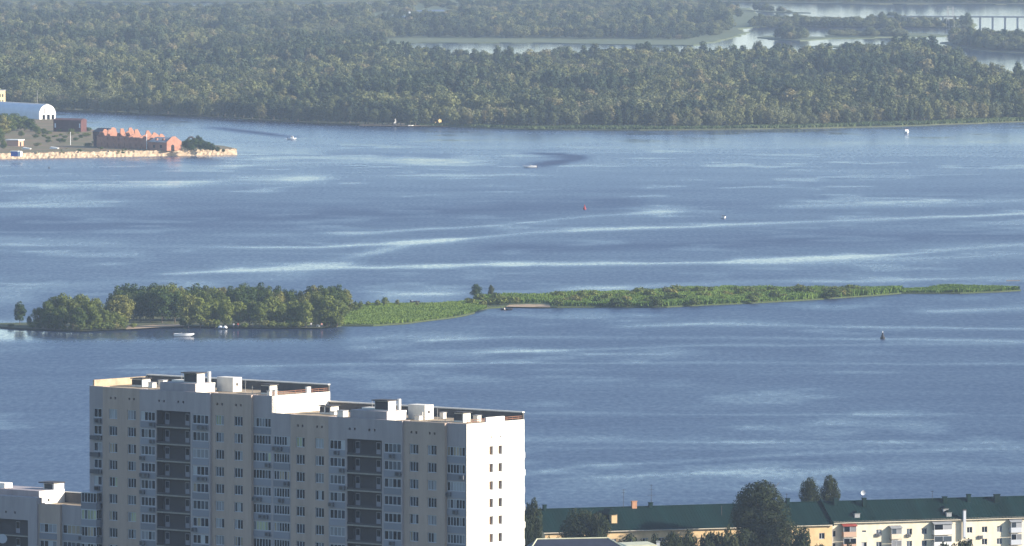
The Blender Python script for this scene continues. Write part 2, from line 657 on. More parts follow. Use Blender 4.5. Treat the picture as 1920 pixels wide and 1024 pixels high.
# ponds that shine between the far woods
def pond(lst):
    mb = MB()
    mb.poly(px_poly(lst, 0.53))
    o = mb.build('pond', MATS['water'])
    tag(o, kind='structure')
for lst in ([(716, 30.5), (740, 29.5), (768, 30), (766, 33.5), (735, 34)], [(780, 19), (830, 18), (836, 21), (785, 22)],
            [(140, 26), (200, 25.4), (196, 28), (145, 28.5)], [(540, 30), (552, 29.4), (552, 32), (541, 32)], [(574, 30), (592, 29.2), (592, 32), (575, 32)],
            [(1122, 42), (1140, 41.4), (1140, 44.5), (1124, 44.8)], [(675, 84), (704, 83), (704, 87), (676, 87.5)], [(696, 98), (732, 97), (734, 101), (698, 101)]):
    pond(lst)

ISLAND_FRONT = [(-60, 612), (0, 614), (60, 618), (150, 622), (240, 618), (300, 614), (345, 612), (400, 614), (500, 616), (600, 616), (640, 612), (700, 612), (760, 608), (840, 598),
                (890, 588), (915, 579), (950, 577), (1010, 578), (1120, 577), (1250, 577), (1400, 570), (1540, 562), (1640, 555), (1690, 551), (1800, 551), (1870, 548.5), (1914, 545.6)]
ISLAND_BACK = [(1914, 545), (1860, 542), (1800, 541), (1690, 545), (1640, 546), (1500, 544), (1400, 546), (1250, 549), (1100, 556), (1000, 560), (960, 558), (900, 562), (860, 570), (800, 573),
               (700, 571), (640, 580), (500, 586), (300, 588), (150, 600), (60, 607), (-60, 609)]
land('island_ground', px_poly(ISLAND_FRONT + ISLAND_BACK), 0.45, M_reed_ground, jitter=2.2, seed=12)
mb = MB()
mb.poly(px_poly([(0, 612.8), (60, 616.5), (150, 620.4), (240, 616.6), (300, 613), (345, 611), (400, 612.7), (500, 614.6), (600, 614.6), (636, 611), (640, 584), (500, 588), (300, 590), (150, 602), (60, 608), (0, 609.5)], 0.452))
tag(mb.build('grove_floor', M_forest_floor), kind='structure')
mb = MB()
mb.poly(px_poly([(236, 617.5), (300, 613.6), (345, 611.5), (345, 607.5), (300, 608), (240, 612)], 0.456))
tag(mb.build('beach', M_sand), kind='structure')
mb = MB()
mb.poly(px_poly([(948, 575), (1010, 576), (1032, 576), (1030, 571), (990, 570.5), (955, 571.5)], 0.456))
tag(mb.build('beach', M_sand), kind='structure')
mb = MB()
mb.poly(px_poly([(672, 235), (760, 236), (840, 237), (836, 233), (760, 232), (680, 232.5)], 0.606))
tag(mb.build('beach', M_sand), kind='structure')

# ------------------------------------------------------------------ trees
M_leaf_far = foliage('leaf_far', (0.032, 0.052, 0.024), (0.170, 0.178, 0.068), (0.19, 0.165, 0.08), .09)
M_leaf_isle = foliage('leaf_isle', (0.036, 0.066, 0.015), (0.140, 0.165, 0.036), (0.18, 0.165, 0.05), .09)
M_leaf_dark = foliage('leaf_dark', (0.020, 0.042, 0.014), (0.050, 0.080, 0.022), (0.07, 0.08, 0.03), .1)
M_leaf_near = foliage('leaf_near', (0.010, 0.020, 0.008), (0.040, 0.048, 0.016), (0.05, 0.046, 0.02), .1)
M_reed = foliage('reed', (0.065, 0.125, 0.022), (0.135, 0.195, 0.036), (0.17, 0.18, 0.05), .1)
M_reed_far = foliage('reed_far', (0.05, 0.078, 0.028), (0.105, 0.13, 0.048), (0.13, 0.13, 0.06), .1)
M_leaf_blue = foliage('leaf_blue', (0.022, 0.042, 0.024), (0.075, 0.098, 0.046), (0.10, 0.10, 0.05), .06)
M_leaf_willow = foliage('leaf_willow', (0.070, 0.088, 0.044), (0.200, 0.205, 0.095), (0.21, 0.18, 0.10), .12)
M_bark = mat('bark', (0.13, 0.105, 0.08), 0.95, var=.3, vscale=2)


def leaves(blobs, n, leaf, seed, droop=0.0):
    """quads on the shells of ellipsoid blobs (centre, radii)"""
    g = np.random.default_rng(seed)
    w = np.array([b[1][0] * b[1][2] for b in blobs])
    w = w / w.sum()
    bi = g.choice(len(blobs), n, p=w)
    c = np.array([b[0] for b in blobs])[bi]
    r = np.array([b[1] for b in blobs])[bi]
    d = g.normal(size=(n, 3))
    d /= np.linalg.norm(d, axis=1)[:, None]
    rad = g.uniform(0.62, 1.08, n) ** 0.8
    p = c + d * r * rad[:, None]
    nr = d + g.normal(size=(n, 3)) * 0.34 + np.array([0, 0, .15])
    nr /= np.linalg.norm(nr, axis=1)[:, None]
    a = np.cross(nr, g.normal(size=(n, 3)))
    a /= np.linalg.norm(a, axis=1)[:, None]
    b = np.cross(nr, a)
    s = leaf * g.uniform(.5, 1.35, n)[:, None]
    asp = g.uniform(.55, 1.0, n)[:, None]
    v = np.stack([p - a * s * .5, p - b * s * .5 * asp + nr * s * .1, p + a * s * .5, p + b * s * .5 * asp + nr * s * .1], 1).reshape(-1, 3)
    q = np.arange(n * 4).reshape(n, 4)
    return v, q


def crown_mesh(name, seed, h, r, n, leaf, material, base=.12, top_narrow=.5, lumps=9):
    g = random.Random(seed)
    blobs = []
    z0, z1 = h * base, h
    rz = (z1 - z0) / 2
    zc = (z0 + z1) / 2
    for i in range(lumps * 2):
        # lumps spread over the crown's shell, a few inside
        t = (i + .5) / (lumps * 2)
        cz = 1 - 2 * t
        a = i * 2.39996 + g.uniform(-.5, .5)
        q = math.sqrt(max(0, 1 - cz * cz))
        rad = g.uniform(.50, .72)
        br = r * g.uniform(.30, .46)
        wx = 1 - max(0, cz) * top_narrow * .5
        x = math.cos(a) * q * rad * r * wx
        y = math.sin(a) * q * rad * r * wx
        z = zc + cz * (rz - br * .8) * g.uniform(.82, 1.0)
        blobs.append(((x, y, z), (br, br, br * g.uniform(.7, 1.0))))
    blobs.append(((0, 0, zc), (r * .55, r * .55, rz * .7)))
    v, q = leaves(blobs, n, leaf, seed)
    v[:, 2] = np.maximum(v[:, 2], 0.1)
    me = bpy.data.meshes.new(name)
    fast_mesh(me, v, q)
    me.materials.append(material)
    return me


def trunk_mesh(name, seed, h, r0, spread, seg=5):
    g = random.Random(seed)
    mb = MB()
    p = Vector((0, 0, -0.15))
    lean = Vector((g.uniform(-.04, .04), g.uniform(-.04, .04), 1))
    n = 4
    for i in range(n):
        q = p + lean * (h * .78 / n) + Vector((g.uniform(-.02, .02) * h, g.uniform(-.02, .02) * h, 0))
        mb.tube(p, q, r0 * (1 - i / n * .75), r0 * (1 - (i + 1) / n * .75), seg, cap=False)
        if i >= 1:
            for k in range(2):
                a = g.uniform(0, 6.28)
                e = q + Vector((math.cos(a) * spread * .6, math.sin(a) * spread * .6, h * .16))
                mb.tube(q, e, r0 * .35 * (1 - i / n * .6), r0 * .08, 4, cap=False)
        p = q
    me = mb.mesh(name)
    me.materials.append(M_bark)
    return me


class TreeKind:
    def __init__(self, key, variants, h, r, n, leaf, material, base=.12, narrow=.5, lumps=9):
        self.h = h
        self.cr = [crown_mesh('crown', hash_seed(key, i), h * R.uniform(.97, 1.03), r * R.uniform(.85, 1.15), n, leaf, material, base, narrow * R.uniform(.6, 1.3), lumps) for i in range(variants)]
        self.tr = [trunk_mesh('trunk', hash_seed(key, i + 50), h, h * .018 + .05, r) for i in range(variants)]
        self.first = [None] * variants


def hash_seed(k, i):
    return sum(ord(c) * (j + 3) for j, c in enumerate(k)) * 31 + i * 17


def plant(kind, name, label, cat, loc, height, width=1.0, group=None, variant=None):
    i = R.randrange(len(kind.cr)) if variant is None else variant
    root = thing(name, label, cat, loc, R.uniform(0, 6.28), group)
    s = height / kind.h
    root.scale = (s * width, s * width, s)
    link('trunk', kind.tr[i], root)
    c = link('crown', kind.cr[i], root)
    if kind.first[i] is None:
        kind.first[i] = c
    return root


K_far = TreeKind('far', 9, 14.0, 5.6, 1500, .92, M_leaf_far, base=.06, narrow=.5, lumps=7)
K_pop = TreeKind('pop', 4, 17.0, 4.0, 1400, .95, M_leaf_blue, base=.06, narrow=.5, lumps=9)
K_wil = TreeKind('wil', 4, 10.0, 6.2, 1500, .85, M_leaf_willow, base=.02, narrow=.0, lumps=9)
K_isle = TreeKind('isle', 6, 12.0, 4.3, 3200, .58, M_leaf_isle, base=.03, narrow=.45, lumps=8)
K_dark = TreeKind('darkisle', 3, 12.0, 4.0, 2400, .6, M_leaf_dark, base=.08, narrow=.35, lumps=8)
K_bush = TreeKind('bush', 5, 3.0, 2.2, 420, .5, M_leaf_isle, base=.0, narrow=.2, lumps=4)
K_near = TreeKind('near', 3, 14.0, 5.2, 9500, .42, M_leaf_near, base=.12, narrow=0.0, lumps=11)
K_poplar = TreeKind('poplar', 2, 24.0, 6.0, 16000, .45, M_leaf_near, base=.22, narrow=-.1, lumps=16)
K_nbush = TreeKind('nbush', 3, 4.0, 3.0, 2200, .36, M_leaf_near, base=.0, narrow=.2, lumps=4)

# --- front rows of the far wood: trees one can tell apart
def far_front():
    lab = ['tall olive green tree in the front rows of the wood across the river',
           'lower bushy tree at the water side edge of the wood across the river',
           'narrow dark poplar in the front rows of the wood across the river',
           'wide pale willow in the front rows of the wood across the river']
    n = 0
    for row, (back, hmin, hmax) in enumerate(((0, 7, 13), (9, 9, 15.5), (19, 11, 17))):
        x = -40.0 + row * 9
        while x < 1975:
            sy = float(np.interp(x, SHORE_X, SHORE_Y))
            p = G(x, sy, 0.6)
            gap = float(np.interp(x, [0, 560, 690, 860, 930, 1060, 1300, 1920, 2000], [6, 9, 14, 26, 40, 48, 46, 62, 62]))
            off = gap + back + R.uniform(-3, 3)
            hn = float(vnoise(p.x / 34, 3.3 + row, 5))
            hh = hmin + (hmax - hmin) * (0.25 * R.random() + .75 * hn)
            k = (p.y + off) / p.y
            loc = (p.x * k, p.y + off, 0.6)
            if not (1040 < x < 1118 and row == 0) and not (802 < x < 842 and row < 2) and not (728 < x < 756 and row == 0):
                low = hh < 10.5
                pick = float(vnoise(p.x / 22, 7.7 + row * .6, 15)) + R.uniform(-.2, .2)
                if pick > .72:
                    plant(K_pop, 'shore_poplar', lab[2], 'tree', loc, hh * 1.15, R.uniform(.85, 1.2), 'dark poplars at the edge of the far wood', n % 4)
                    n += 1
                    x += R.uniform(14, 19)
                    continue
                if pick < .3:
                    plant(K_wil, 'shore_willow', lab[3], 'tree', loc, hh * .8, R.uniform(.75, 1.05), 'pale willows at the edge of the far wood', n % 4)
                    n += 1
                    x += R.uniform(18, 24)
                    continue
                plant(K_far, 'shore_tree', lab[1] if low else lab[0], 'tree', loc, hh, R.uniform(.75, 1.1) * (1.15 if low else .95),
                      'low trees at the edge of the far wood' if low else 'tall trees at the edge of the far wood')
                n += 1
            x += R.uniform(16, 23)
    return n


N_FRONT = far_front()
for _k in (K_far, K_pop, K_wil):
    _k.first = [c for c in _k.first if c is not None]


# --- the wood behind: one mass, scattered by geometry nodes
def scatter(name, pts, label, cat, sources):
    pts = np.array(pts)
    me = bpy.data.meshes.new(name)
    me.vertices.add(len(pts))
    me.vertices.foreach_set('co', np.ascontiguousarray(pts[:, :3], np.float32).ravel())
    a = me.attributes.new('pick', 'INT', 'POINT')
    nf = len(K_far.first)
    kind_n = .75 * vnoise(pts[:, 0] / 55, pts[:, 1] / 70, 91) + .25 * vnoise(pts[:, 0] / 17, pts[:, 1] / 17, 92) + NR.normal(size=len(pts)) * .09
    idx = NR.integers(0, nf, len(pts))
    pop = kind_n > .66
    wil = kind_n < .34
    idx[pop] = nf + NR.integers(0, len(K_pop.first), int(pop.sum()))
    idx[wil] = nf + len(K_pop.first) + NR.integers(0, len(K_wil.first), int(wil.sum()))
    sources = list(reversed(sources))      # joined instances are numbered from the last link
    a.data.foreach_set('value', idx.astype(np.int32))
    a = me.attributes.new('turn', 'FLOAT_VECTOR', 'POINT')
    t = np.zeros((len(pts), 3), np.float32)
    t[:, 2] = NR.uniform(0, 6.28, len(pts))
    a.data.foreach_set('vector', t.ravel())
    a = me.attributes.new('size', 'FLOAT_VECTOR', 'POINT')
    sz = np.stack([pts[:, 4], pts[:, 4], pts[:, 3]], 1).astype(np.float32)
    a.data.foreach_set('vector', sz.ravel())
    o = link(name, me)
    tag(o, label, cat, kind='stuff')
    ng = bpy.data.node_groups.new(name, 'GeometryNodeTree')
    ng.interface.new_socket('Geometry', in_out='INPUT', socket_type='NodeSocketGeometry')
    ng.interface.new_socket('Geometry', in_out='OUTPUT', socket_type='NodeSocketGeometry')
    gi = ng.nodes.new('NodeGroupInput')
    go = ng.nodes.new('NodeGroupOutput')
    iop = ng.nodes.new('GeometryNodeInstanceOnPoints')
    jn = ng.nodes.new('GeometryNodeJoinGeometry')
    for s in sources:
        oi = ng.nodes.new('GeometryNodeObjectInfo')
        oi.inputs['Object'].default_value = s
        oi.transform_space = 'ORIGINAL'
        gti = ng.nodes.new('GeometryNodeGeometryToInstance')
        ng.links.new(oi.outputs['Geometry'], gti.inputs[0])
        ng.links.new(gti.outputs[0], jn.inputs[0])

    def attr(nm, typ):
        n = ng.nodes.new('GeometryNodeInputNamedAttribute')
        n.data_type = typ
        n.inputs['Name'].default_value = nm
        return n.outputs['Attribute']
    ng.links.new(gi.outputs[0], iop.inputs['Points'])
    ng.links.new(jn.outputs[0], iop.inputs['Instance'])
    iop.inputs['Pick Instance'].default_value = True
    ng.links.new(attr('pick', 'INT'), iop.inputs['Instance Index'])
    ng.links.new(attr('turn', 'FLOAT_VECTOR'), iop.inputs['Rotation'])
    ng.links.new(attr('size', 'FLOAT_VECTOR'), iop.inputs['Scale'])
    ng.links.new(iop.outputs[0], go.inputs[0])
    md = o.modifiers.new('scatter', 'NODES')
    md.node_group = ng
    return o


def wood_points(poly_px, step, hlo, hhi, holes=(), seed=1, z=.5, h0=14.0, patch=60.0, dens=1.0, wide=1.0):
    poly = [(G(x, y).x, G(x, y).y) for x, y in poly_px]
    X0, X1 = min(p[0] for p in poly), max(p[0] for p in poly)
    Y0, Y1 = min(p[1] for p in poly), max(p[1] for p in poly)
    g = np.random.default_rng(seed)
    xs = np.arange(X0, X1, step)
    ys = np.arange(Y0, Y1, step)
    X, Y = np.meshgrid(xs, ys)
    X = X.ravel() + g.uniform(-.5, .5, X.size) * step
    Y = Y.ravel() + g.uniform(-.5, .5, Y.size) * step
    k = inside(poly, X, Y)
    for hp in holes:
        k &= ~inside([(G(x, y).x, G(x, y).y) for x, y in hp], X, Y)
    px, _ = project(X, Y, 0)
    k &= (px > -110) & (px < 2030)
    if dens < 1:
        k &= (vnoise(X / patch, Y / patch, seed + 9) * .7 + g.uniform(0, .5, X.size)) < dens + .1
    X, Y = X[k], Y[k]
    hn = .5 * vnoise(X / (patch * 1.5), Y / (patch * .9), seed) + .3 * vnoise(X / (patch * .5), Y / (patch * .45), seed + 1) + .2 * vnoise(X / (patch * .2), Y / (patch * .2), seed + 5)
    hh = hlo + (hhi - hlo) * np.clip((hn - .22) / .5, 0, 1) + g.normal(size=len(X)) * 1.7
    hh = np.clip(hh, hlo * .7, None)
    s = hh / h0
    w = (.5 + .5 * s) * g.uniform(.7, 1.45, len(X)) * wide
    return np.stack([X, Y, np.full(len(X), z), s, w], 1)


inner = []
for x, y in zip(SHORE_X, SHORE_Y):
    gap = float(np.interp(x, [0, 560, 690, 860, 930, 1060, 1300, 1920, 2000], [6, 9, 14, 26, 40, 48, 46, 62, 62])) + 28
    inner.append((x, project(0, G(x, y).y + gap, 0)[1]))
FAR_IN = inner + [(2080, 156), (1925, 155), (1870, 154), (1812, 149), (1785, 134), (1740, 119), (1660, 119), (1600, 125), (1500, 133), (1400, 138), (1250, 140), (1100, 136), (985, 135),
                  (968, 127), (880, 134), (770, 125), (690, 103), (640, 98), (560, 94), (300, 62), (-150, 54)]
pts = wood_points(FAR_IN, 8.8, 4.0, 19, seed=31, z=.6, patch=85, dens=.78)
scatter('far_wood', pts, 'dense green wood covering the low bank across the river', 'wood', K_far.first + K_pop.first + K_wil.first)
PONDS_MID = [[(700, 29), (775, 29), (785, 52), (690, 52)], [(535, 29), (600, 29), (605, 46), (530, 46)], [(1115, 41), (1148, 41), (1150, 58), (1112, 58)], [(672, 82), (708, 82), (712, 104), (670, 104)]]
MID_IN = [(-150, 62), (300, 70), (560, 98), (640, 94), (700, 76), (760, 72), (1000, 73), (1150, 75), (1290, 76), (1350, 66), (1370, 60), (1370, 54), (1300, 46), (1000, 42), (840, 44), (640, 48), (300, 40), (-150, 36)]
pts = wood_points(MID_IN, 11.5, 4.5, 15, holes=PONDS_MID, seed=47, z=.5, patch=110, dens=.78, wide=1.15)
CAUSE = [(1400, 52), (1500, 52.5), (1640, 53), (1800, 54), (1824, 53), (1822, 50), (1640, 46), (1420, 44)]
pts2 = wood_points(CAUSE, 9, 4, 9, seed=52, z=.5)
PONDS = [[(700, 29), (775, 29), (785, 52), (690, 52)], [(770, 17), (845, 17), (850, 34), (765, 34)], [(130, 25), (205, 25), (210, 40), (125, 40)], [(535, 29), (600, 29), (605, 46), (530, 46)], [(1115, 41), (1148, 41), (1150, 58), (1112, 58)]]
FARM = [(-150, 34), (300, 38), (640, 46), (840, 42), (1000, 40), (1300, 42), (1385, 36), (1395, 22), (1300, 9), (1200, 5), (1000, 3), (840, 5), (700, 11), (500, 15), (300, 18), (-150, 18)]
pts3 = wood_points(FARM, 17, 3, 9.5, holes=PONDS, seed=53, z=.5, patch=170, dens=.62, wide=1.3)
pts2 = np.concatenate([pts2, pts3])
scatter('distant_wood', np.concatenate([pts, pts2]), 'hazy blue green wood beyond the bright lagoon', 'wood', K_far.first + K_pop.first + K_wil.first)
pts = wood_points([(-150, 3), (500, 3), (700, 2), (1000, 1), (1300, 3), (1420, 4), (1600, 7), (1920, 8), (2080, 8), (2200, -40), (-300, -40)], 15, 5, 13, seed=61, z=.6, patch=150, wide=1.3)
scatter('horizon_wood', pts, 'faint hazy wood along the farthest bank', 'wood', K_far.first + K_pop.first + K_wil.first)
pts = np.concatenate([
    wood_points([(1455, 73.6), (1480, 75.5), (1505, 75.5), (1512, 73), (1470, 71)], 5, 6, 11, seed=71, z=.5),
    wood_points([(1552, 68.5), (1640, 70), (1680, 69), (1640, 66), (1556, 65)], 8, 3, 7, seed=72, z=.5),
    wood_points([(1665, 69), (1690, 69.5), (1695, 66), (1668, 66)], 6, 7, 10, seed=73, z=.5),
    wood_points([(1780, 83), (1800, 88), (1850, 95.5), (1920, 99), (2080, 102), (2080, 86), (1920, 83), (1800, 80)], 7, 8, 13, seed=74, z=.5),
    wood_points([(1400, 22), (1450, 23.5), (1500, 24.6), (1440, 21)], 9, 3, 7, seed=75, z=.5),
])
scatter('islet_wood', pts, 'low clumps of trees on the flat islets in the channel', 'wood', K_far.first + K_pop.first + K_wil.first)


# --- reeds
def reeds(name, label, pts, h, w, seed, material=M_reed):
    g = np.random.default_rng(seed)
    n = len(pts)
    p = np.array(pts)
    hh = h * g.uniform(.55, 1.0, n) * p[:, 3]
    a = g.uniform(0, math.pi, n)
    d = np.stack([np.cos(a), np.sin(a), np.zeros(n)], 1) * (w * g.uniform(.5, 1.2, n))[:, None]
    lean = g.normal(size=(n, 3)) * np.array([.3, .3, 0]) * h * .8
    b = p[:, :3]
    t = b + lean + np.stack([np.zeros(n), np.zeros(n), hh], 1)
    v = np.stack([b - d, b + d, t + d * .35, t - d * .35], 1).reshape(-1, 3)
    q = np.arange(n * 4).reshape(n, 4)
    me = bpy.data.meshes.new(name)
    fast_mesh(me, v, q)
    me.materials.append(material)
    return tag(link(name, me), label, 'reeds', kind='stuff')


def reed_points(poly_px, n, seed, z, patch=14.0, lo=.4):
    poly = [(G(x, y).x, G(x, y).y) for x, y in poly_px]
    g = np.random.default_rng(seed)
    X0, X1 = min(p[0] for p in poly), max(p[0] for p in poly)
    Y0, Y1 = min(p[1] for p in poly), max(p[1] for p in poly)
    X = g.uniform(X0, X1, n * 6)
    Y = g.uniform(Y0, Y1, n * 6)
    k = inside(poly, X, Y)
    X, Y = X[k][:n], Y[k][:n]
    s = lo + (1.5 - lo) * np.clip(vnoise(X / patch, Y / patch, seed) * .7 + vnoise(X / (patch * .3), Y / (patch * .3), seed + 2) * .5 - .1, 0, 1)
    return np.stack([X, Y, np.full(len(X), z), s], 1)


SPIT_A = [(640, 611), (700, 611), (760, 607), (840, 597.5), (890, 587.5), (912, 580), (905, 572), (890, 566), (860, 571), (800, 573.5), (700, 572), (645, 580)]
SPIT_B = [(1035, 576), (1120, 576.5), (1250, 576.5), (1400, 569.5), (1540, 561.5), (1640, 554.6), (1690, 550.6), (1690, 545.5), (1640, 546.5), (1500, 544.5), (1400, 546.5), (1250, 549.5), (1100, 556.5), (1010, 560.5), (960, 559), (905, 563), (915, 573), (950, 570.5), (1030, 570)]
SPIT_C = [(1690, 550.6), (1800, 550.6), (1870, 548), (1912, 545.4), (1860, 542.4), (1800, 541.4), (1690, 545.4)]
reeds('reed_bed', 'low bright green reeds on the flat spit beside the island grove', reed_points(SPIT_A, 60000, 5, .45, 16), 1.0, .26, 5)
reeds('reed_bed', 'tall uneven green reeds and scrub on the long middle of the spit', reed_points(SPIT_B, 80000, 6, .45, 22), 1.75, .3, 6)
reeds('reed_bed', 'thin tapering green reed bed at the far tip of the spit', reed_points(SPIT_C, 14000, 7, .45, 18), 1.2, .34, 7)
SH = [(x, y - .4) for x, y in zip(SHORE_X, SHORE_Y) if x >= 850]
SHB = [(x, project(0, G(x, y).y + float(np.interp(x, [860, 930, 1060, 1300, 1920, 2090], [26, 40, 48, 46, 62, 62])), 0)[1]) for x, y in SH]
reeds('reed_bed', 'pale green reed strip in front of the wood across the river', reed_points([(760, 237)] + SH + SHB[::-1] + [(770, 234.5)], 26000, 8, .6, 30), 1.5, .7, 8, M_reed_far)
reeds('reed_bed', 'narrow green reed strip on a sand bar below the dark wood edge', reed_points([(375, 217.2), (480, 224), (600, 230.5), (598, 229), (480, 222), (400, 215)], 7000, 9, .6, 20), 1.4, .8, 9, M_reed_far)

# --- scrub on the spit
def scrub():
    for i in range(105):
        x = R.uniform(1040, 1640)
        yf = float(np.interp(x, [1040, 1250, 1400, 1540, 1640], [575.5, 575.5, 568.5, 560.5, 554]))
        yb = float(np.interp(x, [1040, 1100, 1250, 1400, 1640], [561, 558, 551, 548, 548]))
        y = R.uniform(yb, yf)
        plant(K_bush, 'willow_shrub', 'low rounded willow shrub among the reeds in the middle of the spit', 'shrub', G(x, y, .45), R.uniform(1.8, 4.0), R.uniform(.9, 1.5), 'shrubs among the reeds of the spit')
    for x, y, hp, w in ((878, 566, 9, 1.2), (884, 573, 14, 1.3), (920, 572, 16, 1.2), (940, 572, 20, 1.1), (955, 571, 18, 1.0), (968, 569, 14, 1.), (905, 575, 13, 1.2), (930, 566, 20, 1.0), (898, 566, 18, 1.1)):
        plant(K_bush, 'willow_shrub', 'light green shrub in the clump at the narrow neck of the spit', 'shrub', G(x, y, .45), hp / 5.3, w, 'shrubs at the neck of the spit')
    plant(K_dark, 'round_tree', 'dark round tree standing above the shrubs at the neck of the spit', 'tree', G(893, 562, .45), 6.0, 1.1)
    plant(K_dark, 'round_tree', 'small dark tree beside the round one at the neck of the spit', 'tree', G(921, 561, .45), 5.4, .75)
    for x, y, hp in ((665, 585, 22), (690, 576, 13), (708, 575, 15), (722, 574, 19), (745, 574, 14), (782, 575, 11), (652, 590, 26), (676, 582, 18), (640, 588, 30)):
        plant(K_bush, 'willow_shrub', 'thin upright shrub on the low spit behind the grove', 'shrub', G(x, y, .45), hp / 5.3, .55, 'shrubs on the low spit')


scrub()

# --- the island grove
def grove():
    top_x = [62, 90, 120, 150, 175, 205, 212, 240, 275, 292, 330, 378, 420, 470, 510, 560, 600, 625, 650, 668]
    top_y = [578, 560, 547, 548, 556, 560, 536, 530, 536, 524, 534, 529, 536, 530, 532, 540, 532, 530, 540, 552]
    lab = {'isle': 'sunlit green poplar in the grove on the wooded island', 'dark': 'darker dense green tree in the grove on the wooded island', 'front': 'shorter leafy tree at the water edge of the island grove'}
    def put(x, base, top, kind, label, group, w=1.0):
        p = G(x, base, .45)
        plant(kind, 'island_tree', label, 'tree', p, max(2.5, (base - top) * p.y / F), w, group)
    x = 208.0
    while x < 655:
        t = float(np.interp(x, top_x, top_y))
        d = R.random() < .35 or x < 290
        put(x, R.uniform(590, 594), t + R.uniform(-3, 4), K_dark if d else K_isle, lab['dark' if d else 'isle'], 'dark trees of the island grove' if d else 'sunlit trees of the island grove', R.uniform(.8, 1.0))
        x += R.uniform(12, 17)
    x = 200.0
    while x < 645:
        t = float(np.interp(x, top_x, top_y))
        d = R.random() < .3 or x < 285
        put(x, R.uniform(598, 603), t + R.uniform(3, 13), K_dark if d else K_isle, lab['dark' if d else 'isle'], 'dark trees of the island grove' if d else 'sunlit trees of the island grove', R.uniform(.8, 1.05))
        x += R.uniform(14, 20)
    x = 205.0
    while x < 640:
        if not (238 < x < 350):
            t = float(np.interp(x, top_x, top_y))
            put(x, R.uniform(610, 614), t + R.uniform(14, 34), K_isle, lab['front'], 'front trees of the island grove', R.uniform(.9, 1.2))
        else:
            t = float(np.interp(x, top_x, top_y))
            put(x, R.uniform(604, 606), t + R.uniform(8, 18), K_dark, lab['dark'], 'dark trees of the island grove', R.uniform(.9, 1.1))
        x += R.uniform(17, 25)
    lab2 = 'yellowish green tree in the lower clump at the left of the wooded island'.replace(' at the left of the wooded island', ' beside the island tip')
    for x, b, t, w in ((72, 612, 574, 1.1), (90, 614, 560, 1.0), (104, 612, 551, 1.), (121, 613, 546, .9), (136, 616, 556, 1.0), (152, 612, 547, .9), (166, 615, 556, 1.0), (180, 610, 554, .8), (112, 618, 572, 1.2), (148, 619, 572, 1.1),
                       (92, 617, 580, 1.3), (175, 618, 572, 1.0), (196, 616, 578, 1.2), (215, 615, 583, 1.3), (228, 613, 586, 1.2)):
        put(x, b, t, K_isle, lab2, 'trees of the clump beside the island tip', w)
    x = 392.0
    while x < 640:
        p = G(x, 614.2 if x < 610 else 612, .45)
        if not any(abs(x - q) < 7 for q in (414, 422, 439, 446, 484, 478, 490, 583, 597, 603)):
            plant(K_bush, 'shore_bush', 'small rounded bush at the island waterline below the grove', 'shrub', p, R.uniform(9, 20) * p.y / F, R.uniform(.9, 1.4), 'bushes on the island waterline')
        x += R.uniform(9, 15)
    x = 64.0
    while x < 236:
        p = G(x, float(np.interp(x, [60, 150, 240], [616, 620, 616])), .45)
        plant(K_bush, 'shore_bush', 'small rounded bush at the island waterline below the grove', 'shrub', p, R.uniform(9, 18) * p.y / F, R.uniform(.9, 1.4), 'bushes on the island waterline')
        x += R.uniform(9, 14)
    p = G(37, 609, .45)
    plant(K_dark, 'lone_tree', 'thin lone tree on the bare tip of the wooded island', 'tree', p, 46 * p.y / F, .85)
    p = G(55, 611, .45)
    plant(K_dark, 'lone_tree', 'small bush like tree next to the thin lone tree', 'tree', p, 20 * p.y / F, .8)
    for x, b, hp, w in ((343, 612, 17, .8), (388, 614, 10, 1.2), (20, 613, 7, 1.5), (250, 615, 10, 1.2), (560, 613, 24, 1.2), (545, 613, 16, 1.2), (620, 612, 30, 1.1), (632, 611, 20, 1.2), (605, 608, 30, 1.1)):
        p = G(x, b, .45)
        plant(K_bush, 'shore_bush', 'small rounded bush at the island waterline below the grove', 'shrub', p, hp * p.y / F, w, 'bushes on the island waterline')


grove()


# ------------------------------------------------------------------ frames for buildings
class Frame:
    """local axes of a building: x along the front to the right, y into the building, z up (world height)"""
    def __init__(self, c, deg):
        self.c = Vector((c[0], c[1], 0))
        self.rz = math.radians(deg)
        self.ex = Vector((math.cos(self.rz), math.sin(self.rz), 0))
        self.ey = Vector((-math.sin(self.rz), math.cos(self.rz), 0))

    def _lr(self, px, py):
        o = Vector((0, 0, H)) - self.c
        d = ray(px, py)
        return Vector((o.dot(self.ex), o.dot(self.ey), H)), Vector((d.dot(self.ex), d.dot(self.ey), d.z))

    def y(self, px, py, yp=0.0):
        o, d = self._lr(px, py)
        t = (yp - o.y) / d.y
        return o.x + d.x * t, o.z + d.z * t

    def x(self, px, py, xp=0.0):
        o, d = self._lr(px, py)
        t = (xp - o.x) / d.x
        return o.y + d.y * t, o.z + d.z * t

    def z(self, px, py, zp):
        o, d = self._lr(px, py)
        t = (zp - o.z) / d.z
        return o.x + d.x * t, o.y + d.y * t

    def w(self, x, y, z):
        return self.c + self.ex * x + self.ey * y + Vector((0, 0, z))


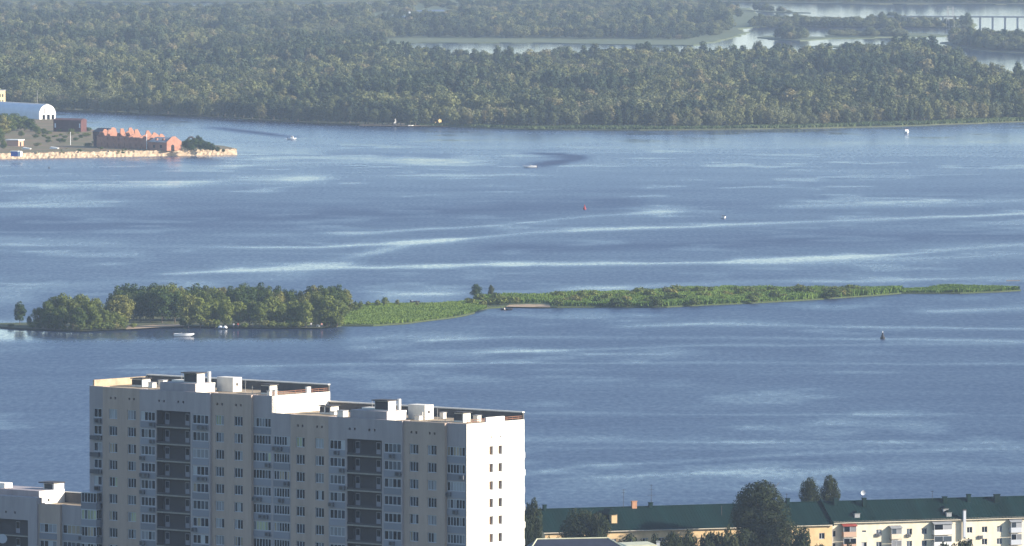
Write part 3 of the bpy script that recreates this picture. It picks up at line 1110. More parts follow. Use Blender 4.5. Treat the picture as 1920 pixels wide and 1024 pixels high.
def wall_holes(mb, x0, x1, z0, z1, y, holes, depth=.25, flip=False):
    """a wall in the plane y with rectangular openings and their reveals; flip: the wall lies in the plane x=y instead, x is local y"""
    xs = sorted({x0, x1, *[min(max(h[0], x0), x1) for h in holes], *[min(max(h[1], x0), x1) for h in holes]})
    zs = sorted({z0, z1, *[min(max(h[2], z0), z1) for h in holes], *[min(max(h[3], z0), z1) for h in holes]})

    def P(a, d, z):
        return (d, a, z) if flip else (a, d, z)
    for i in range(len(xs) - 1):
        # merge vertical runs of solid cells
        run = None
        for j in range(len(zs) - 1):
            cx, cz = (xs[i] + xs[i + 1]) / 2, (zs[j] + zs[j + 1]) / 2
            solid = not any(h[0] < cx < h[1] and h[2] < cz < h[3] for h in holes)
            if solid:
                run = run or zs[j]
            if run is not None and (not solid or j == len(zs) - 2):
                top = zs[j + 1] if solid else zs[j]
                mb.quad(P(xs[i], y, run), P(xs[i + 1], y, run), P(xs[i + 1], y, top), P(xs[i], y, top))
                run = None
    yb = y - depth if flip else y + depth
    for h in holes:
        a, b, c, d = max(h[0], x0), min(h[1], x1), max(h[2], z0), min(h[3], z1)
        mb.quad(P(a, y, c), P(a, yb, c), P(a, yb, d), P(a, y, d))
        mb.quad(P(b, y, c), P(b, y, d), P(b, yb, d), P(b, yb, c))
        mb.quad(P(a, y, d), P(a, yb, d), P(b, yb, d), P(b, y, d))
        mb.quad(P(a, y, c), P(b, y, c), P(b, yb, c), P(a, yb, c))


M_beige = mat('beige_plaster', (0.375, 0.29, 0.24), 0.9, var=.13, vscale=.8, bump=.05, bscale=8, stretch=(1.0, 1.0, .13))
M_blue = mat('blue_grey_plaster', (0.32, 0.285, 0.29), 0.9, var=.12, vscale=.8, bump=.05, bscale=8, stretch=(1.0, 1.0, .13))
M_endwall = mat('sunlit_plaster', (0.80, 0.76, 0.68), 0.9, var=.04, vscale=.3)  # sunward walls lighter than the fronts: the sun is put into the colour
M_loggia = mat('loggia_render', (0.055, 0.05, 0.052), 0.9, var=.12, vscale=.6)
M_slab = mat('slab_concrete', (0.27, 0.245, 0.21), 0.9, var=.15, vscale=1.2)
M_roofing = mat('roofing_felt', (0.30, 0.235, 0.16), 0.95, var=.3, vscale=.5)
M_shaft = mat('shaft_plaster', (0.70, 0.66, 0.58), 0.9, var=.1, vscale=.8)
M_concrete = mat('grey_concrete', (0.36, 0.35, 0.33), 0.9, var=.2, vscale=.9)
M_backwall = mat('shaded_render', (0.10, 0.095, 0.09), 0.9, var=.2, vscale=.5)  # dark tone stands for the shade on the back parapets' inner face
M_cap = mat('dark_cap', (0.05, 0.045, 0.045), 0.7)
M_frame = mat('white_frame', (0.42, 0.44, 0.48), 0.5)
M_tan = mat('tan_render', (0.40, 0.31, 0.21), 0.9, var=.25, vscale=.7)
M_greyish = mat('zinc', (0.30, 0.30, 0.30), 0.6)
M_rust = mat('rusty_rail', (0.27, 0.13, 0.08), 0.8, var=.3, vscale=3)
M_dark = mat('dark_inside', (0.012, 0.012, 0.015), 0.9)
M_ac = mat('air_conditioner', (0.10, 0.105, 0.12), 0.6)
M_basket = mat('basket', (0.07, 0.07, 0.08), 0.7)
M_panel = mat('balcony_panel', (0.20, 0.205, 0.235), 0.7, rnd=.22)
M_doorwhite = mat('door_white', (0.26, 0.25, 0.28), 0.6)
PANES = [mat('glass_black', (0.006, 0.008, 0.012), 0.12, spec=.2, rnd=.3), mat('glass_navy', (0.012, 0.018, 0.032), 0.1, spec=.3, rnd=.5), mat('glass_haze', (0.05, 0.065, 0.085), 0.15, spec=.5, rnd=.4),
         mat('curtain_grey', (0.20, 0.205, 0.22), 0.6, rnd=.3), mat('curtain_white', (0.36, 0.37, 0.38), 0.7, rnd=.2), mat('curtain_warm', (0.30, 0.24, 0.17), 0.7, rnd=.3), mat('curtain_green_reflection', (0.34, 0.36, 0.22), 0.7, rnd=.3)]
PW = [34, 26, 14, 12, 5, 5, 2]
MESH = {}


def cached(key, fn):
    if key not in MESH:
        MESH[key] = fn()
    return MESH[key]


def pane_mesh(w, h, k):
    def mk():
        mb = MB()
        mb.box(-w / 2, w / 2, 0, .02, 0, h)
        me = mb.mesh('pane')
        me.materials.append(PANES[k])
        return me
    return cached(('pane', round(w, 3), round(h, 3), k), mk)


def frame_mesh(w, h, n, bar=.09):
    def mk():
        mb = MB()
        d = .09
        mb.box(-w / 2, w / 2, 0, d, 0, bar)
        mb.box(-w / 2, w / 2, 0, d, h - bar, h)
        for i in range(n + 1):
            x = -w / 2 + (w - bar) * i / n
            mb.box(x, x + bar, .003, d - .003, bar, h - bar)
        me = mb.mesh('window')
        me.materials.append(M_frame)
        return me
    return cached(('frame', round(w, 3), round(h, 3), n, bar), mk)


def window(root, x, y, z, w, h, n, rz=0.0, mood=None, bar=.09, name='window'):
    """a framed window at local (x, y, z of the sill); panes are sub-parts"""
    o = link(name, frame_mesh(w, h, n, bar), root, (x, y, z), (0, 0, rz))
    pw = (w - bar) / n - bar
    base = R.choices(range(len(PANES)), PW)[0] if mood is None else mood
    for i in range(n):
        k = base if R.random() < .62 else R.choices(range(len(PANES)), PW)[0]
        link('pane', pane_mesh(pw + .02, h - 2 * bar + .02, k), o, (-w / 2 + bar + pw / 2 + i * (pw + bar), .05, bar - .01))
    return o


def ac_mesh():
    def mk():
        mb = MB()
        mb.box(-.52, .52, -.4, 0, 0, .7)
        me = mb.mesh('air_conditioner')
        me.materials.append(M_ac)
        return me
    return cached('ac', mk)


def fan_mesh():
    def mk():
        mb = MB()
        mb.tube((-.1, -.416, .35), (-.1, -.402, .35), .29, .29, 12)
        me = mb.mesh('fan_grille')
        me.materials.append(M_cap)
        return me
    return cached('fan', mk)


def air_con(root, x, y, z):
    o = link('air_conditioner', ac_mesh(), root, (x, y, z))
    link('fan_grille', fan_mesh(), o)


# ------------------------------------------------------------------ the tall apartment building
ROW0 = 63.9
TW = Frame(AT(875, 795, 1450), -40.0)
ZG = 14.0
DEPTH = 15.3


def block(root, fr, px_sections, rows, zroof, ztop, zbase, zb, xl, xr, back=DEPTH):
    """one section of the building: list of (px0, px1, type, forward offset, features)"""
    for (p0, p1, typ, off, feats) in px_sections:
        ym = -off
        pyr = 850
        x0 = xl if p0 is None else fr.y(p0, pyr, ym)[0]
        x1 = xr if p1 is None else fr.y(p1, pyr, ym)[0]
        holes = []
        todo = []
        for ft in feats:
            k = ft[0]
            if k == 'win':
                cx = fr.y(ft[1], pyr, ym)[0]
                for r in rows:
                    zc = ROW0 - 3 * r
                    holes.append((cx - 1.0, cx + 1.0, zc - .87, zc + .87))
                    todo.append(('win', cx, zc))
                for d in (-.55, .55):
                    holes.append((cx + d - .2, cx + d + .2, ztop - 2.1, ztop - 1.68))
            elif k == 'bal':
                a, b = fr.y(ft[1], pyr, ym)[0], fr.y(ft[2], pyr, ym)[0]
                for r in rows:
                    zc = ROW0 - 3 * r
                    holes.append((a, b, zc - .85, zc + .8))
                    todo.append(('bal', a, b, zc, ft[3]))
            elif k == 'log':
                a, b = fr.y(ft[1], pyr, ym)[0], fr.y(ft[2], pyr, ym)[0]
                zt = ROW0 - 3 * rows[0] + 1.15
                holes.append((a, b, zbase + .5, zt))
                todo.append(('log', a, b, zt))
                for cx in (a + (b - a) * .06, a + (b - a) * .20, a + (b - a) * .62, a + (b - a) * .77):
                    holes.append((cx, cx + .4, ztop - 2.1, ztop - 1.68))
        mb = MB()
        zz = lambda v: v - ZG
        wall_holes(mb, x0, x1, zz(zbase), zz(ztop), ym, [(h[0], h[1], zz(h[2]), zz(h[3])) for h in holes], .24)
        mb.quad((x0, ym, zz(ztop)), (x1, ym, zz(ztop)), (x1, ym + .35, zz(ztop)), (x0, ym + .35, zz(ztop)))
        mb.quad((x0, ym + .35, zz(zroof)), (x1, ym + .35, zz(zroof)), (x1, ym + .35, zz(ztop)), (x0, ym + .35, zz(ztop)))
        mb.quad((x1, ym, zz(zbase)), (x1, 1.2, zz(zbase)), (x1, 1.2, zz(ztop)), (x1, ym, zz(ztop)))
        mb.quad((x0, ym, zz(zbase)), (x0, 1.2, zz(zbase)), (x0, 1.2, zz(ztop)), (x0, ym, zz(ztop)))
        mb.build('facade_wall', M_beige if typ == 'beige' else M_blue, root)
        # dark rooms behind the openings
        mbd = MB()
        lg = [t for t in todo if t[0] == 'log']
        if lg:
            a, b = lg[0][1], lg[0][2]
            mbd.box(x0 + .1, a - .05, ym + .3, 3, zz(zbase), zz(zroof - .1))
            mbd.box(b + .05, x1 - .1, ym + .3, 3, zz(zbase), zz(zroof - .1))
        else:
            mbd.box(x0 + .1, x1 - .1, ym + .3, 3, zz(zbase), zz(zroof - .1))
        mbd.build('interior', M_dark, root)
        for t in todo:
            if t[0] == 'win':
                window(root, t[1], ym + .14, zz(t[2] - .87), 2.0, 1.74, 3, bar=.11)
            elif t[0] == 'bal':
                _, a, b, zc, n = t
                window(root, (a + b) / 2, ym + .06, zz(zc - .85), b - a, 1.65, n, bar=.12, name='balcony_window')
                mp = MB()
                mp.box(a - .05, b + .05, -.04, 0, 0, 1.05)
                link('balcony_panel', cached(('bp', round(b - a, 2)), lambda: _m(mp, 'balcony_panel', M_panel)), root, (0, ym - .003, zz(zc - 2.0)))
                if R.random() < .62:
                    kx = R.choice([a + .5, b - .6, (a + b) / 2])
                    air_con(root, kx, ym - .05, zz(zc - 1.75))
                    if R.random() < .5:
                        air_con(root, min(b - .4, kx + 1.05), ym - .05, zz(zc - 1.75))
            else:
                _, a, b, zt = t
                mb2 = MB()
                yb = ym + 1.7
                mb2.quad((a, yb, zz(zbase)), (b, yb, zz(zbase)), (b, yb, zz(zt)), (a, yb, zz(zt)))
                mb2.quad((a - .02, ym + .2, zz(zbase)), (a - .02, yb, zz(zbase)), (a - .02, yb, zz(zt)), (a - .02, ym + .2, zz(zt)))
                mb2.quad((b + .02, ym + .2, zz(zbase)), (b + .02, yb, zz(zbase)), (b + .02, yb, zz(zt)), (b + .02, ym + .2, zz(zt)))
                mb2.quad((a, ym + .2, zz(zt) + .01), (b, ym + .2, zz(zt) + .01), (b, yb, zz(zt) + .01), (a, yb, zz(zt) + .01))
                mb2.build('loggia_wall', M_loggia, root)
                for r in rows:
                    zf = ROW0 - 3 * r - 1.62
                    ms = MB()
                    ms.box(0, b - a - .06, 0, 1.6, -.24, 0)
                    link('floor_slab', cached(('slab', round(b - a, 2)), lambda: _m(ms, 'floor_slab', M_slab)), root, (a + .03, ym - .06, zz(zf)))
                    mg = MB()
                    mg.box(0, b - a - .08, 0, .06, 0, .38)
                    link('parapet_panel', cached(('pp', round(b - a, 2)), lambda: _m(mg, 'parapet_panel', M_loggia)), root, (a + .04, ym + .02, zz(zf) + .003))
                    for fxx in (.14, .73):
                        def mkdoor():
                            m = MB()
                            m.box(-.5, .5, -.06, 0, 2.1, 2.25)
                            m.box(-.5, -.4, -.06, 0, 0, 2.1)
                            m.box(.4, .5, -.06, 0, 0, 2.1)
                            m.box(-.4, .4, -.05, 0, 0, 1.0)
                            return _m(m, 'balcony_door', M_doorwhite)
                        d = link('balcony_door', cached('bdoor', mkdoor), root, (a + (b - a) * fxx, yb - .01, zz(zf) + .05))
                        link('pane', pane_mesh(.8, 1.1, R.choice((0, 0, 1))), d, (0, -.03, 1.0))
                        # the lower leaf shows above the parapet as a pale rectangle


def _m(mb, name, material):
    me = mb.mesh(name)
    me.materials.append(material)
    return me


def part_box(root, name, material, x0, x1, y0, y1, z0, z1):
    mb = MB()
    mb.box(x0, x1, y0, y1, z0 - ZG, z1 - ZG)
    return mb.build(name, material, root)


def roof_kit(root, fr, dx, zroof, ztop, xl, xr, front, wide_end):
    """shafts, lift house and parapets of one roof; positions measured on the left section, dx shifts them"""
    zz = lambda v: v - ZG
    mb = MB()
    mb.quad((xl, -front, zz(zroof)), (xr, -front, zz(zroof)), (xr, DEPTH - .3, zz(zroof)), (xl, DEPTH - .3, zz(zroof)))
    mb.build('roof', M_roofing, root)
    dz = zroof - 68.35
    # back parapet, taller
    mb = MB()
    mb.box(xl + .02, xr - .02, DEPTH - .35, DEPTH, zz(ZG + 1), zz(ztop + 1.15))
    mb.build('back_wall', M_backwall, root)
    mb = MB()
    mb.box(xl + .02, xr - .02, DEPTH - .5, DEPTH + .1, zz(ztop + 1.155), zz(ztop + 1.36))
    mb.build('sunlit_coping', M_shaft, root)  # pale front face stands for sun grazing the parapet's top edge
    if not wide_end:
        mb = MB()
        mb.box(xl, xl + .35, .9, DEPTH - .36, zz(zroof) - .5, zz(ztop + 1.0))
        mb.build('parapet', M_tan, root)

    def shaft(px, py, w, d, h, cap=True, hole=False, material=M_shaft, side=None):
        x, y = fr.z(px, py, 68.35)
        if y > 8:
            y = 6.5
            x = fr.y(px, py, y)[0]
        x += dx
        o = part_box(root, 'vent_shaft', material, x - w, x, y, y + d, zroof - .05, zroof + h)
        if cap:
            m = MB()
            m.box(x - w - .22, x + .22, y - .22, y + d + .22, zz(zroof + h + .12), zz(zroof + h + .26))
            m.build('cap', M_cap, o)
            m = MB()
            m.box(x - w - .02, x - .25, y - .012, y - .004, zz(zroof + .3), zz(zroof + h - .05))
            m.build('shade_panel', M_cap, o)  # dark sheet added for the shaded front of the shaft
            for (u, v2) in ((x - w + .1, y + .1), (x - .1, y + .1), (x - .1, y + d - .1), (x - w + .1, y + d - .1)):
                pass
            m = MB()
            m.box(x - w + .05, x - .05, y + .05, y + d - .05, zz(zroof + h), zz(zroof + h + .12))
            m.build('neck', M_shaft, o)
        if hole:
            m = MB()
            m.box(x + .004, x + .03, y + d * .35, y + d * .35 + .5, zz(zroof + h * .42), zz(zroof + h * .42 + .5))
            m.build('opening', M_cap, o)
        return o
    shaft(267, 719, 2.5, 2.1, 1.25)
    shaft(437, 735, 3.8, 2.3, 2.5, cap=False, hole=True)
    shaft(506, 740, 2.1, 1.9, 1.5)
    # technical storey above the loggias, sunlight on its end put in as a pale sheet
    x0 = fr.y(300, 712, -front)[0] + dx
    x1 = fr.y(366, 716, -front)[0] + dx
    ph = part_box(root, 'lift_house', M_blue, x0, x1, -front + .004, 5.2, zroof - .02, ztop + 1.35)
    m = MB()
    m.box(x1 + .003, x1 + .05, -front + .1, 5.19, zz(zroof), zz(ztop + 1.34))
    m.build('end_wall', M_endwall, ph)
    mx = x1 - 1.0
    mh = part_box(root, 'machine_room', M_shaft, mx - 3.1, mx, 1.6, 3.6, ztop + 1.36, ztop + 3.0)
    m = MB()
    m.box(mx - 3.5, mx + .1, 1.2, 4.0, zz(ztop + 3.003), zz(ztop + 3.18))
    m.build('cap', M_cap, mh)
    m = MB()
    m.box(mx - 3.0, mx - .15, 1.58, 1.594, zz(ztop + 1.5), zz(ztop + 2.9))
    m.build('shade_panel', M_cap, mh)  # shade on the front of the machine room, as a dark sheet
    part_box(root, 'roof_hatch', M_shaft, x0 + .6, x0 + 3.4, 2.4, 4.4, ztop + 1.36, ztop + 1.66)
    mb = MB()
    fy = 11.0
    fx = fr.y(392, 700, fy)[0] + dx
    mb.tube((fx, fy, zz(zroof)), (fx, fy, zz(ztop + 2.7)), .33, .33, 10)
    mb.build('flue_pipe', M_endwall, root)
    mb = MB()
    mb.tube((x0 - .4, 3, zz(zroof)), (x0 - .4, 3, zz(ztop + .4)), .05, .05, 5)
    mb.tube((x0 - .4, 2.95, zz(ztop + .4)), (x0 - .4, 2.8, zz(ztop + .45)), .42, .5, 12)
    mb.build('satellite_dish', M_frame, root)
    for k, (ax, ay, ah) in enumerate(((x0 + 2.0, 3.5, .6), (x1 + 5.5, 7, 1.5), (x1 + 9.8, 4, .9))):
        mb = MB()
        z0 = zz(ztop + 1.66 if k == 0 else zroof)
        mb.tube((ax, ay, z0), (ax, ay, z0 + ah + .6), .045, .03, 5)
        mb.tube((ax - .35, ay, z0 + ah + .3), (ax + .35, ay, z0 + ah + .3), .025, .025, 4)
        mb.build('antenna', M_concrete, root)
    rv = random.Random(int(zroof * 10))
    for k in range(9):
        vx, vy = rv.uniform(xl + 3, xr - 2), rv.uniform(2.5, 12.5)
        w_, h_ = rv.uniform(.3, .7), rv.uniform(.4, 1.1)
        if x0 - 1 < vx < x1 + 1 and vy < 6:
            vy += 5
        if k % 3:
            o = part_box(root, 'roof_vent', M_shaft, vx - w_, vx + w_, vy - w_, vy + w_, zroof - .02, zroof + h_)
            m = MB()
            m.box(vx - w_ - .1, vx + w_ + .1, vy - w_ - .1, vy + w_ + .1, zz(zroof + h_ + .003), zz(zroof + h_ + .1))
            m.build('cap', M_greyish, o)
        else:
            MB().tube((vx, vy, zz(zroof)), (vx, vy, zz(zroof + h_ + .5)), .16, .16, 8).build('vent_pipe', M_shaft, root)
    # end parapet with its rusty railing
    mb = MB()
    mb.box(xr - .35, xr - .004, -front + .36, DEPTH - .36, zz(zroof) - .4, zz(ztop - .02))
    mb.build('parapet', M_shaft, root)
    mb = MB()
    for zrail in (.3, .62):
        mb.tube((xr - .2, .3, zz(ztop + zrail)), (xr - .2, DEPTH - .3, zz(ztop + zrail)), .05, .05, 5)
    yy = .4
    while yy < DEPTH:
        mb.tube((xr - .2, yy, zz(ztop - .05)), (xr - .2, yy, zz(ztop + .62)), .045, .045, 5)
        yy += 1.5
    mb.build('railing', M_rust, root)
    if wide_end:
        y0 = fr.x(912, 797, xr)[0]
        y1 = fr.x(946, 795, xr)[0]
        part_box(root, 'parapet_upstand', M_endwall, xr - .42, xr + .01, y0, y1, ztop - .3, ztop + .85)
    else:
        part_box(root, 'parapet_upstand', M_endwall, xr - .42, xr + .02, 9.2, 10.2, ztop - .3, ztop + 1.1)


def apartment_tower():
    root = thing('apartment_tower', 'tall beige and grey apartment tower stepping down one floor, with a sunlit white end wall', 'apartment building', (TW.c.x, TW.c.y, ZG), TW.rz)
    xA = TW.y(510, 850, 0)[0]
    xL = TW.y(168, 850, 0)[0]
    zz = lambda v: v - ZG
    rowsA = list(range(0, 11))
    rowsB = list(range(1, 9))
    secA = [(None, 193, 'blue', 0.0, [('bal', 176, 191, 2)]), (193, 262, 'beige', .6, [('win', 212), ('win', 247)]),
            (262, 394, 'blue', .95, [('bal', 264, 291, 4), ('log', 293, 357), ('bal', 361, 391, 4)]),
            (394, 471, 'beige', .6, [('win', 412), ('win', 447)]), (471, None, 'blue', 0.0, [('bal', 474, 508, 6)])]
    block(root, TW, secA, rowsA, 68.35, 68.6, ZG, 0, xL, xA)
    secB = [(None, 545, 'blue', 0.0, [('bal', 513, 543, 6)]), (545, 616, 'beige', .6, [('win', 563), ('win', 599)]),
            (616, 754, 'blue', .95, [('bal', 618, 647, 4), ('log', 650, 716), ('bal', 720, 752, 4)]),
            (754, 834, 'beige', .6, [('win', 776), ('win', 810)]), (834, None, 'blue', 0.0, [('bal', 838, 872, 6)])]
    block(root, TW, secB, rowsB, 65.4, 65.65, ZG, 0, xA, -.02)
    roof_kit(root, TW, 0.0, 68.35, 68.6, xL, xA, .0, False)
    shift = TW.y(720, 800, -.95)[0] - TW.y(361, 800, -.95)[0]
    roof_kit(root, TW, shift, 65.4, 65.65, xA + .05, 0.0, .0, True)
    # end walls
    mb = MB()
    holes = []
    wins = []
    for px in (921, 938):
        yc = TW.x(px, 880, 0)[0]
        for r in rowsB:
            zc = ROW0 - 3 * r - .12
            holes.append((yc - .5, yc + .5, zz(zc - .8), zz(zc + .75)))
            wins.append((yc, zc))
        holes.append((yc - .18, yc + .18, zz(62.9), zz(63.25)))
    wall_holes(mb, 0.0, DEPTH, 0, zz(65.65), 0.0, holes, .3, flip=True)
    mb.build('end_wall', M_endwall, root)
    mb = MB()
    mb.box(-3, -.32, 1.3, DEPTH - .5, 0, zz(65.1))
    mb.build('interior', mat('warm_room', (0.12, 0.075, 0.04), .8), root)
    for yc, zc in wins:
        o = link('window', frame_mesh(1.0, 1.55, 1, .08), root, (-.26, yc, zz(zc - .8)), (0, 0, math.pi / 2))
        link('pane', cached(('wp',), lambda: _m(MB().box(-.42, .42, 0, .02, 0, 1.4), 'pane', mat('bronze_glass', (0.075, 0.045, 0.028), .12, spec=.6, rnd=.4))), o, (0, .04, .08))
    mb = MB()
    mb.quad((xA, 0, zz(65.4)), (xA, DEPTH, zz(65.4)), (xA, DEPTH, zz(68.6)), (xA, 0, zz(68.6)))
    mb.build('end_wall', M_endwall, root)
    mb = MB()
    mb.quad((xL, 0, 0), (xL, DEPTH, 0), (xL, DEPTH, zz(68.58)), (xL, 0, zz(68.58)))
    mb.build('end_wall', M_beige, root)
    # balconies of the back front, seen in profile
    for r in rowsB:
        zc = ROW0 - 3 * r
        part_box(root, 'rear_balcony', M_endwall, -3.2, .02, DEPTH - .2, DEPTH + .12 + .06 * (r % 3), zc - 1.9, zc - .85)
    # the corner bays lower down, glazed and reaching past the corner
    for r in range(5, 11):
        zc = ROW0 - 3 * r
        b = part_box(root, 'corner_bay', M_panel, xL - .7, xL + 2.9, -1.5, -.05, zc - 2.05, zc - .9)
        o = window(root, xL + 1.1, -1.4, zz(zc - .9), 3.6, 1.75, 5, bar=.1, name='balcony_window', mood=6 if r == 6 else None)  # one row's pale green panes are a bright reflection painted as colour
        part_box(root, 'corner_bay_head', M_frame, xL - .7, xL + 2.9, -1.5, -.05, zc + .853, zc + .95)
    for r in range(0, 5):
        zc = ROW0 - 3 * r
        if r in (1, 2, 3):
            part_box(root, 'air_conditioner_cage', M_basket, xL + .5, xL + 2.6, -.55, -.05, zc - 1.75, zc - 1.05)
        air_con(root, xL + 2.0, -.05, zz(zc - 1.7))
    return root


apartment_tower()


def lower_block():
    """the lower wing further along the same front"""
    xL = TW.y(168, 850, 0)[0] - .75
    zt = TW.y(140, 948, 0)[1]
    x_end = TW.y(-140, 940, 0)[0]
    root = thing('apartment_block', 'lower grey apartment block with a dark loggia and sunlit lift house beside the tall tower', 'apartment building', (TW.c.x, TW.c.y, ZG), TW.rz)
    zr = zt - 1.1
    r0 = int(math.ceil((ROW0 - (zr - 2.0)) / 3))
    rows = list(range(r0, r0 + 4))
    sec = [(None, 69, 'blue', .95, [('log', -60, 52)]), (69, 112, 'beige', .6, [('bal', 74, 106, 4)]), (112, None, 'blue', .1, [('bal', 117, 158, 5)])]
    block(root, TW, sec, rows, zr, zt, ZG, 0, x_end, xL)
    zz = lambda v: v - ZG
    mb = MB()
    mb.quad((x_end, 0, zz(zr)), (xL, 0, zz(zr)), (xL, DEPTH - .3, zz(zr)), (x_end, DEPTH - .3, zz(zr)))
    mb.build('roof', M_roofing, root)
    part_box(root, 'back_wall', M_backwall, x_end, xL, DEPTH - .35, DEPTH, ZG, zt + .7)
    part_box(root, 'sunlit_coping', M_shaft, x_end, xL, DEPTH - .5, DEPTH + .1, zt + .703, zt + .82)  # pale strip painted for the sunlit edge of the back wall
    x1 = TW.y(69, 930, -.95)[0]
    part_box(root, 'front_parapet', M_blue, x_end + .2, x1, -.946, .4, zr - .02, zt + 1.0)
    x1 = TW.y(73, 938, 8.0)[0]
    ph = part_box(root, 'lift_house', M_blue, x_end + .2, x1, 8.0, 14.7, zr - .02, zt + 1.3)
    m = MB()
    m.box(x1 + .003, x1 + .06, 8.0, 14.69, zz(zr), zz(zt + 1.29))
    m.build('end_wall', M_endwall, ph)  # pale sheet puts the sunlight on this end into colour
    m = MB()
    m.box(x1 + .064, x1 + .09, 10.2, 10.7, zz(zr + .4), zz(zr + .9))
    m.build('opening', M_cap, ph)
    mh = part_box(root, 'machine_room', M_endwall, x1 - 2.6, x1 - .02, 12.0, 14.6, zt + 1.303, zt + 2.4)
    m = MB()
    m.box(x1 - 3.6, x1 + .1, 11.7, 14.8, zz(zt + 2.403), zz(zt + 2.6))
    m.build('cap', M_cap, mh)
    m = MB()
    m.box(x1 - 2.4, x1 - .4, 11.97, 11.995, zz(zt + 1.4), zz(zt + 2.3))
    m.build('shade_panel', M_cap, mh)  # dark sheet standing for the shaded front face
    part_box(root, 'vent_shaft', M_endwall, TW.y(-30, 920, 9)[0], TW.y(9, 920, 9)[0], 9, 11, zt + 1.303, zt + 2.2)
    mb = MB()
    xd, zd = TW.y(5, 1010, -1.6)
    mb.tube((xd, -1.6, zz(zd)), (xd + .1, -1.75, zz(zd)), .75, .85, 14)
    mb.build('satellite_dish', M_frame, root)


lower_block()

# ------------------------------------------------------------------ the long house with the green metal roof
M_green = mat('green_metal', (0.0045, 0.019, 0.018), 0.7, var=.35, vscale=.25, spec=.08, bump=.35, bscale=9, stretch=(1.0, .02, .02))
M_cream = mat('cream_plaster', (0.66, 0.58, 0.44), 0.9, var=.16, vscale=.7, stretch=(1, 1, .3))
M_cornice = mat('cornice', (0.55, 0.48, 0.38), 0.85, var=.1, vscale=1)
M_redtile = mat('red_tin', (0.26, 0.05, 0.035), 0.6, var=.2, vscale=1)
M_greytin = mat('grey_tin', (0.25, 0.26, 0.27), 0.5, var=.15, vscale=1)
M_brick = mat('chimney_brick', (0.42, 0.22, 0.13), 0.9, var=.25, vscale=2)
M_ochre = mat('ochre_plaster', (0.56, 0.40, 0.22), 0.9, var=.15, vscale=.6)
GB = Frame(AT(1558, 977, 1890), 19.0)
GZ = 3.1


